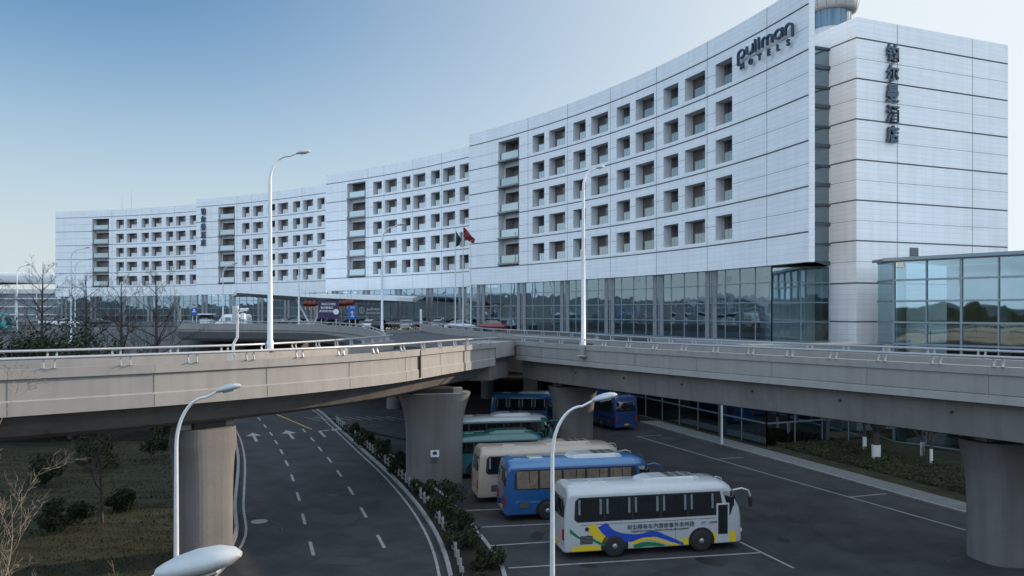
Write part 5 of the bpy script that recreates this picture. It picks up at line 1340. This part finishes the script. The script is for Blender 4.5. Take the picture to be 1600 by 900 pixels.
# ------------------------------------------------------------------ vegetation
def bare_tree(x, y, z, H, label, seed, r0=.16, mats=('bark', 'bark'), lime=0, style='conifer', spread=1.0, grp='bare winter trees', twigs=1.0, sc=1.0):
    rnd = random.Random(seed); t = empty('bare_tree', (x, y, z), rnd.uniform(0, 6), label, 'tree', grp)
    tr, cr = MB(), MB(); n = 12; pts = []; rad = []
    lean = Vector((rnd.uniform(-.03, .03), rnd.uniform(-.03, .03), 0))
    for i in range(n + 1):
        s = i / n; pts.append(Vector((math.sin(s * 5 + seed) * .07 * H * .06, math.cos(s * 4 + seed) * .06 * H * .06, H * s)) + lean * H * s); rad.append(max(.012, r0 * (1 - s) ** .85))
    if lime:
        k = 0; tr.tube([(0, 0, 0), (0, 0, lime)], [r0 * 1.08, r0 * 1.02], 10, 1)
    tr.tube(pts, rad, 9, 0); tr.build('trunk', [M[mats[0]], M['lime']], t)
    def P(s): k = min(n - 1, int(s * n)); return pts[k].lerp(pts[k + 1], s * n - k)
    def branch(p, d, L, r, lvl):
        q = [p]; rr = [r]; m_ = 5 if lvl < 2 else 3
        for i in range(m_):
            d = (d + Vector((rnd.uniform(-.18, .18), rnd.uniform(-.18, .18), rnd.uniform(-.05, .20)))).normalized(); q.append(q[-1] + d * L / m_); rr.append(max(.004 * sc, r * (1 - (i + 1) / m_ * .85)))
        cr.tube(q, rr, 5 if lvl == 0 else 3, 0, False, False)
        if lvl < 3:
            for i in range(int((5 if lvl == 0 else 4 if lvl == 1 else 3) * twigs)):
                s = rnd.uniform(.25, .98); k = min(m_ - 1, int(s * m_)); b = q[k].lerp(q[k + 1], s * m_ - k); dd = (q[k + 1] - q[k]).normalized()
                side = dd.cross(Vector((rnd.uniform(-1, 1), rnd.uniform(-1, 1), rnd.uniform(-1, 1)))).normalized()
                branch(b, (dd * .75 + side * .75 + Vector((0, 0, .15))).normalized(), L * rnd.uniform(.32, .5), max(.005 * sc, r * .42), lvl + 1)
    nb_ = int(22 * (1 if style == 'conifer' else .55))
    for i in range(nb_):
        s = .22 + .74 * i / nb_ + rnd.uniform(-.02, .02); s = min(.98, s); a = i * 2.4 + rnd.uniform(-.5, .5)
        up = .25 + .5 * s if style == 'conifer' else .7 + .3 * s
        L = H * (.34 * (1 - s) + .07) * spread * rnd.uniform(.75, 1.2) if style == 'conifer' else H * (.38 * (1 - s) + .12) * spread * rnd.uniform(.7, 1.2)
        branch(P(s), Vector((math.cos(a), math.sin(a), up)).normalized(), L, max(.012 * sc, rad[int(s * n)] * .5), 0)
    cr.build('crown', [M[mats[1]]], t); return t
for i, (px, Y, top, lab) in enumerate(((65, 80, 408, 'bare tree with strong dark trunk standing left of the hotel end'), (136, 84, 425, 'bare tree in front of the blank hotel end and lamp pair'), (192, 82, 430, 'slimmer bare tree, third from the left before the hotel'), (246, 78, 420, 'broad bare tree nearest the curved forecourt wall'), (-6, 88, 440, 'bare tree cut by the left edge of the picture'))):
    z0 = .05 if Y < 82 else .8; bare_tree(X_(px, Y), Y, z0, CAMZ + (487 - top) * Y / F - z0, lab, 3 + i, .27, twigs=1.1, sc=1.5, spread=1.2)
bare_tree(-8.6, 13.6, 0, 9.35, 'pale twiggy sapling in the left foreground before the viaduct', 31, .05, ('twig', 'twig'), style='broad', spread=.75, twigs=1.0, sc=.7)
bare_tree(-9.9, 14.8, 0, 7.4, 'second pale sapling at the lower left edge', 35, .045, ('twig', 'twig'), style='broad', spread=.8, sc=.7)
bare_tree(-20.5, 40, 0, 6.2, 'bare young tree on the shaded lawn under the left viaduct', 36, .09, style='broad', spread=.9, lime=0)
for i, (px, py, h) in enumerate(((1441, 712, 5.6), (1455, 724, 4.8))):
    q = G(px, py, .1); bare_tree(q[0], q[1], .1, h, ['bare tree with limewashed foot, further back of the pair beside the right pier', 'thin bare tree with limewashed foot nearest the right pier'][i], 50 + i, .13 - .03 * i, style='broad', lime=1.0, spread=1.0)
def leafy(x, y, z, rx, rz_, n, label, name='shrub', cat='shrub', stem=.3, seed=1, m='leafd', leaf=.12, grp=None, lime=0, sr=.06):
    rnd = random.Random(seed); t = empty(name, (x, y, z), 0, label, cat, grp); mb = MB()
    nc = max(6, min(60, n // 130)); cl = []
    for i in range(nc):
        v = Vector((rnd.gauss(0, 1), rnd.gauss(0, 1), rnd.gauss(0, 1))).normalized() * rnd.uniform(.45, .85); cl.append((Vector((v.x * rx, v.y * rx, stem + rz_ + v.z * rz_)), rnd.uniform(.28, .48) * rx))
    for i in range(n):
        c, r_ = cl[rnd.randrange(nc)]; v = Vector((rnd.gauss(0, 1), rnd.gauss(0, 1), rnd.gauss(0, 1))).normalized() * r_ * rnd.uniform(.25 if rx > 2.5 else .6, 1.05); p = c + v
        if p.z < .02: continue
        a = (v.normalized() + Vector((rnd.uniform(-1, 1), rnd.uniform(-1, 1), rnd.uniform(-1, 1)))).normalized(); b = a.orthogonal().normalized(); c2 = a.cross(b); L = leaf * rnd.uniform(.6, 1.3)
        mb.face([p - b * L, p - c2 * L * .45, p + b * L, p + c2 * L * .45])
    mb.build('crown' if cat == 'tree' else 'foliage', [M[m]], t); tr = MB()
    if lime: tr.tube([(0, 0, 0), (0, 0, lime)], sr * 1.15, 10, 1)
    tr.tube([(0, 0, 0), (0, 0, stem + rz_ * .6)], [sr, sr * .7], 8, 0)
    for c, r_ in cl[:10]: tr.tube([(0, 0, stem * .8), tuple(c)], [sr * .6, sr * .2], 5, 0)
    tr.build('trunk' if cat == 'tree' else 'stem', [M['bark'], M['lime']], t); return t
leafy(-36.5, 66, .1, 5.2, 4.4, 15000, 'wide dark evergreen tree behind the left viaduct between bare trunks', 'evergreen_tree', 'tree', 1.0, 3, leaf=.17, grp='dark evergreens behind the left viaduct', sr=.2)
leafy(-42.5, 63, .1, 4.2, 4.2, 11000, 'dark evergreen tree at the far left behind the viaduct rail', 'evergreen_tree', 'tree', 1.0, 4, leaf=.17, grp='dark evergreens behind the left viaduct', sr=.2)
leafy(-28.5, 69, .1, 3.0, 3.3, 7000, 'lower evergreen tree beside the broad bare tree', 'evergreen_tree', 'tree', 1.0, 5, leaf=.16, grp='dark evergreens behind the left viaduct', sr=.15)
for i, (px, py, r_, h) in enumerate(((236, 722, 1.15, .75), (262, 690, 1.3, .8), (150, 735, 1.6, 1.0), (70, 760, 1.4, .9), (190, 800, .9, .6), (100, 830, 1.1, .7))):
    q = G(px, py); leafy(q[0], q[1], .05, r_, h, 1400, ['clipped round shrub on a short stem under the left viaduct', 'wide shrub behind the clipped one near the left pier', 'low dark shrub at the middle of the shaded lawn', 'dark shrub near the left edge of the shaded lawn', 'small shrub low on the lawn left of the front pier', 'lowest shrub on the lawn beside the saplings'][i], stem=.5 if i == 0 else .1, seed=60 + i, leaf=.11, grp='shrubs on the left lawn')
hedge = []
for i in range(17):
    s = i / 16; a = resample([(a_, b_, 0) for a_, b_ in rrp if 24 < b_ < 68], 1.0); b = resample([(a_, b_, 0) for a_, b_ in plp if 24 < b_ < 68], 1.0)
    p = a[int(s * (len(a) - 1))].lerp(b[int(s * (len(b) - 1))], .35 + .35 * (i % 2)); r_ = .75 + .35 * ((i * 7) % 5) / 5
    if (p - Vector((-4.9, 50.3, 0))).length < 2.4: continue
    hedge.append((p, r_))
oz = ['first', 'second', 'third', 'fourth', 'fifth', 'sixth', 'seventh', 'eighth', 'ninth', 'tenth', 'eleventh', 'twelfth', 'thirteenth', 'fourteenth', 'fifteenth', 'sixteenth', 'seventeenth']
for i, (p, r_) in enumerate(hedge):
    leafy(p.x, p.y, .08, r_, r_ * .62, 900, f'{oz[i]} dark shrub from the front in the bed between road and car park', seed=90 + i, stem=.05, leaf=.10, grp='shrubs in the bed beside the road')
for i, (px, py, r_) in enumerate(((1351, 703, 1.5), (1369, 717, 1.9))):
    q = G(px, py, .1); leafy(q[0], q[1], .1, r_, 1.3, 1800, ['slim evergreen tree with whitewashed foot before the right wall', 'stout evergreen tree with whitewashed foot, wider trunk of the two'][i], 'evergreen_tree', 'tree', 2.3, 120 + i, leaf=.13, grp='whitewashed evergreens on the right lawn', lime=1.0, sr=.13 + .14 * i)
# low ground cover on the right lawn
mb = MB(); rnd = random.Random(5)
L1 = offset_poly(kbp, 2.6); L2 = offset_poly(kbp, 10)
for i in range(26000):
    k = rnd.randrange(len(L1) - 1); s = rnd.random(); w = rnd.random() ** 1.3; a = Vector(L1[k]).lerp(Vector(L1[k + 1]), s); b = Vector(L2[k]).lerp(Vector(L2[k + 1]), s); p2 = a.lerp(b, .12 + .88 * w)
    if p2.y < 20: continue
    h = .15 + .35 * max(0, noise.noise(Vector((p2.x * .3, p2.y * .3, 0))) + .5); p = Vector((p2.x, p2.y, .1 + rnd.random() * h)); a = Vector((rnd.uniform(-1, 1), rnd.uniform(-1, 1), rnd.uniform(-1, 1))).normalized() * .11; b = a.orthogonal() * .5
    mb.face([p - a, p - b, p + a, p + b])
o = mb.build('ground_cover', [M['leafc']]); o['kind'] = 'stuff'; o['label'] = 'low dark ground cover along the right pavement'
mb = MB(); gl = offset_poly(rlp, .4)
for i in range(30000):
    y = 14 + 46 * rnd.random() ** 1.2; k = min(range(len(gl)), key=lambda j: abs(gl[j][1] - y)) if i % 50 == 0 or i == 0 else k
    x = gl[k][0] - .2 - 22 * rnd.random() ** 1.3; y = gl[k][1] + rnd.uniform(-1, 1)
    if y < 13 or y > 60: continue
    h = .05 + .13 * max(0, .5 + noise.noise(Vector((x * .4, y * .4, 3)))) * rnd.random(); a = rnd.uniform(0, 6.3); dx, dy = math.cos(a) * .03, math.sin(a) * .03
    mb.face([(x - dx, y - dy, .05), (x + dx, y + dy, .05), (x + rnd.uniform(-.06, .06), y + rnd.uniform(-.06, .06), .05 + h)])
o = mb.build('grass', [M['leafc']]); o['kind'] = 'stuff'; o['label'] = 'thin winter grass tufts on the lawn left of the road'
print('objects', len(bpy.data.objects))

# low parking building added out of view, to darken the hotel glass reflections
pk = empty('added_parking_building', (0, -14, 0), 0, 'unseen low grey parking building added behind the viewpoint for the glass reflections', 'building')
mb = MB()
for z in (0.0, 3.0, 6.0, 8.6): mb.box((10, -5, z + .15), (190, 22, .3), 0, 1)
mb.box((10, 5.85, 9.2), (190, .3, .9)); mb.box((10, 5.85, 6.7), (190, .25, .9)); mb.box((10, 5.85, 3.7), (190, .25, .9)); mb.build('decks', [M['conc'], M['deck']], pk)
mb = MB()
for i in range(25): mb.box((-82 + i * 7.6, 5.2, 4.3), (.6, .6, 8.5))
mb.build('columns', [M['conc']], pk)
mb = MB(); mb.box((10, -8, 4.3), (189, .3, 8.4)); mb.build('rear_wall', [M['interior']], pk)

# unseen belt of trees added to the south and west to darken glass reflections
mb = MB(); wr_ = random.Random(9)
for k in range(420):
    a = R(150 + 200 * k / 420 + wr_.uniform(-.3, .3)); r = 170 + wr_.uniform(-14, 30); x, y = r * math.cos(a), r * math.sin(a); h = wr_.uniform(7, 14); w = wr_.uniform(3, 5)
    rings = []
    for z, s_ in ((0, .5), (h * .2, .9), (h * .5, 1.0), (h * .8, .7), (h, .15)):
        rings.append([(x + w * s_ * math.cos(q_ * PI / 4) * wr_.uniform(.75, 1.2), y + w * s_ * math.sin(q_ * PI / 4) * wr_.uniform(.75, 1.2), z) for q_ in range(8)])
    mb.loft(rings, 0, False, True)
o = mb.build('added_tree_belt', [M['leafd']]); o['kind'] = 'stuff'; o['label'] = 'unseen dark tree belt added to be mirrored in the hotel glass'
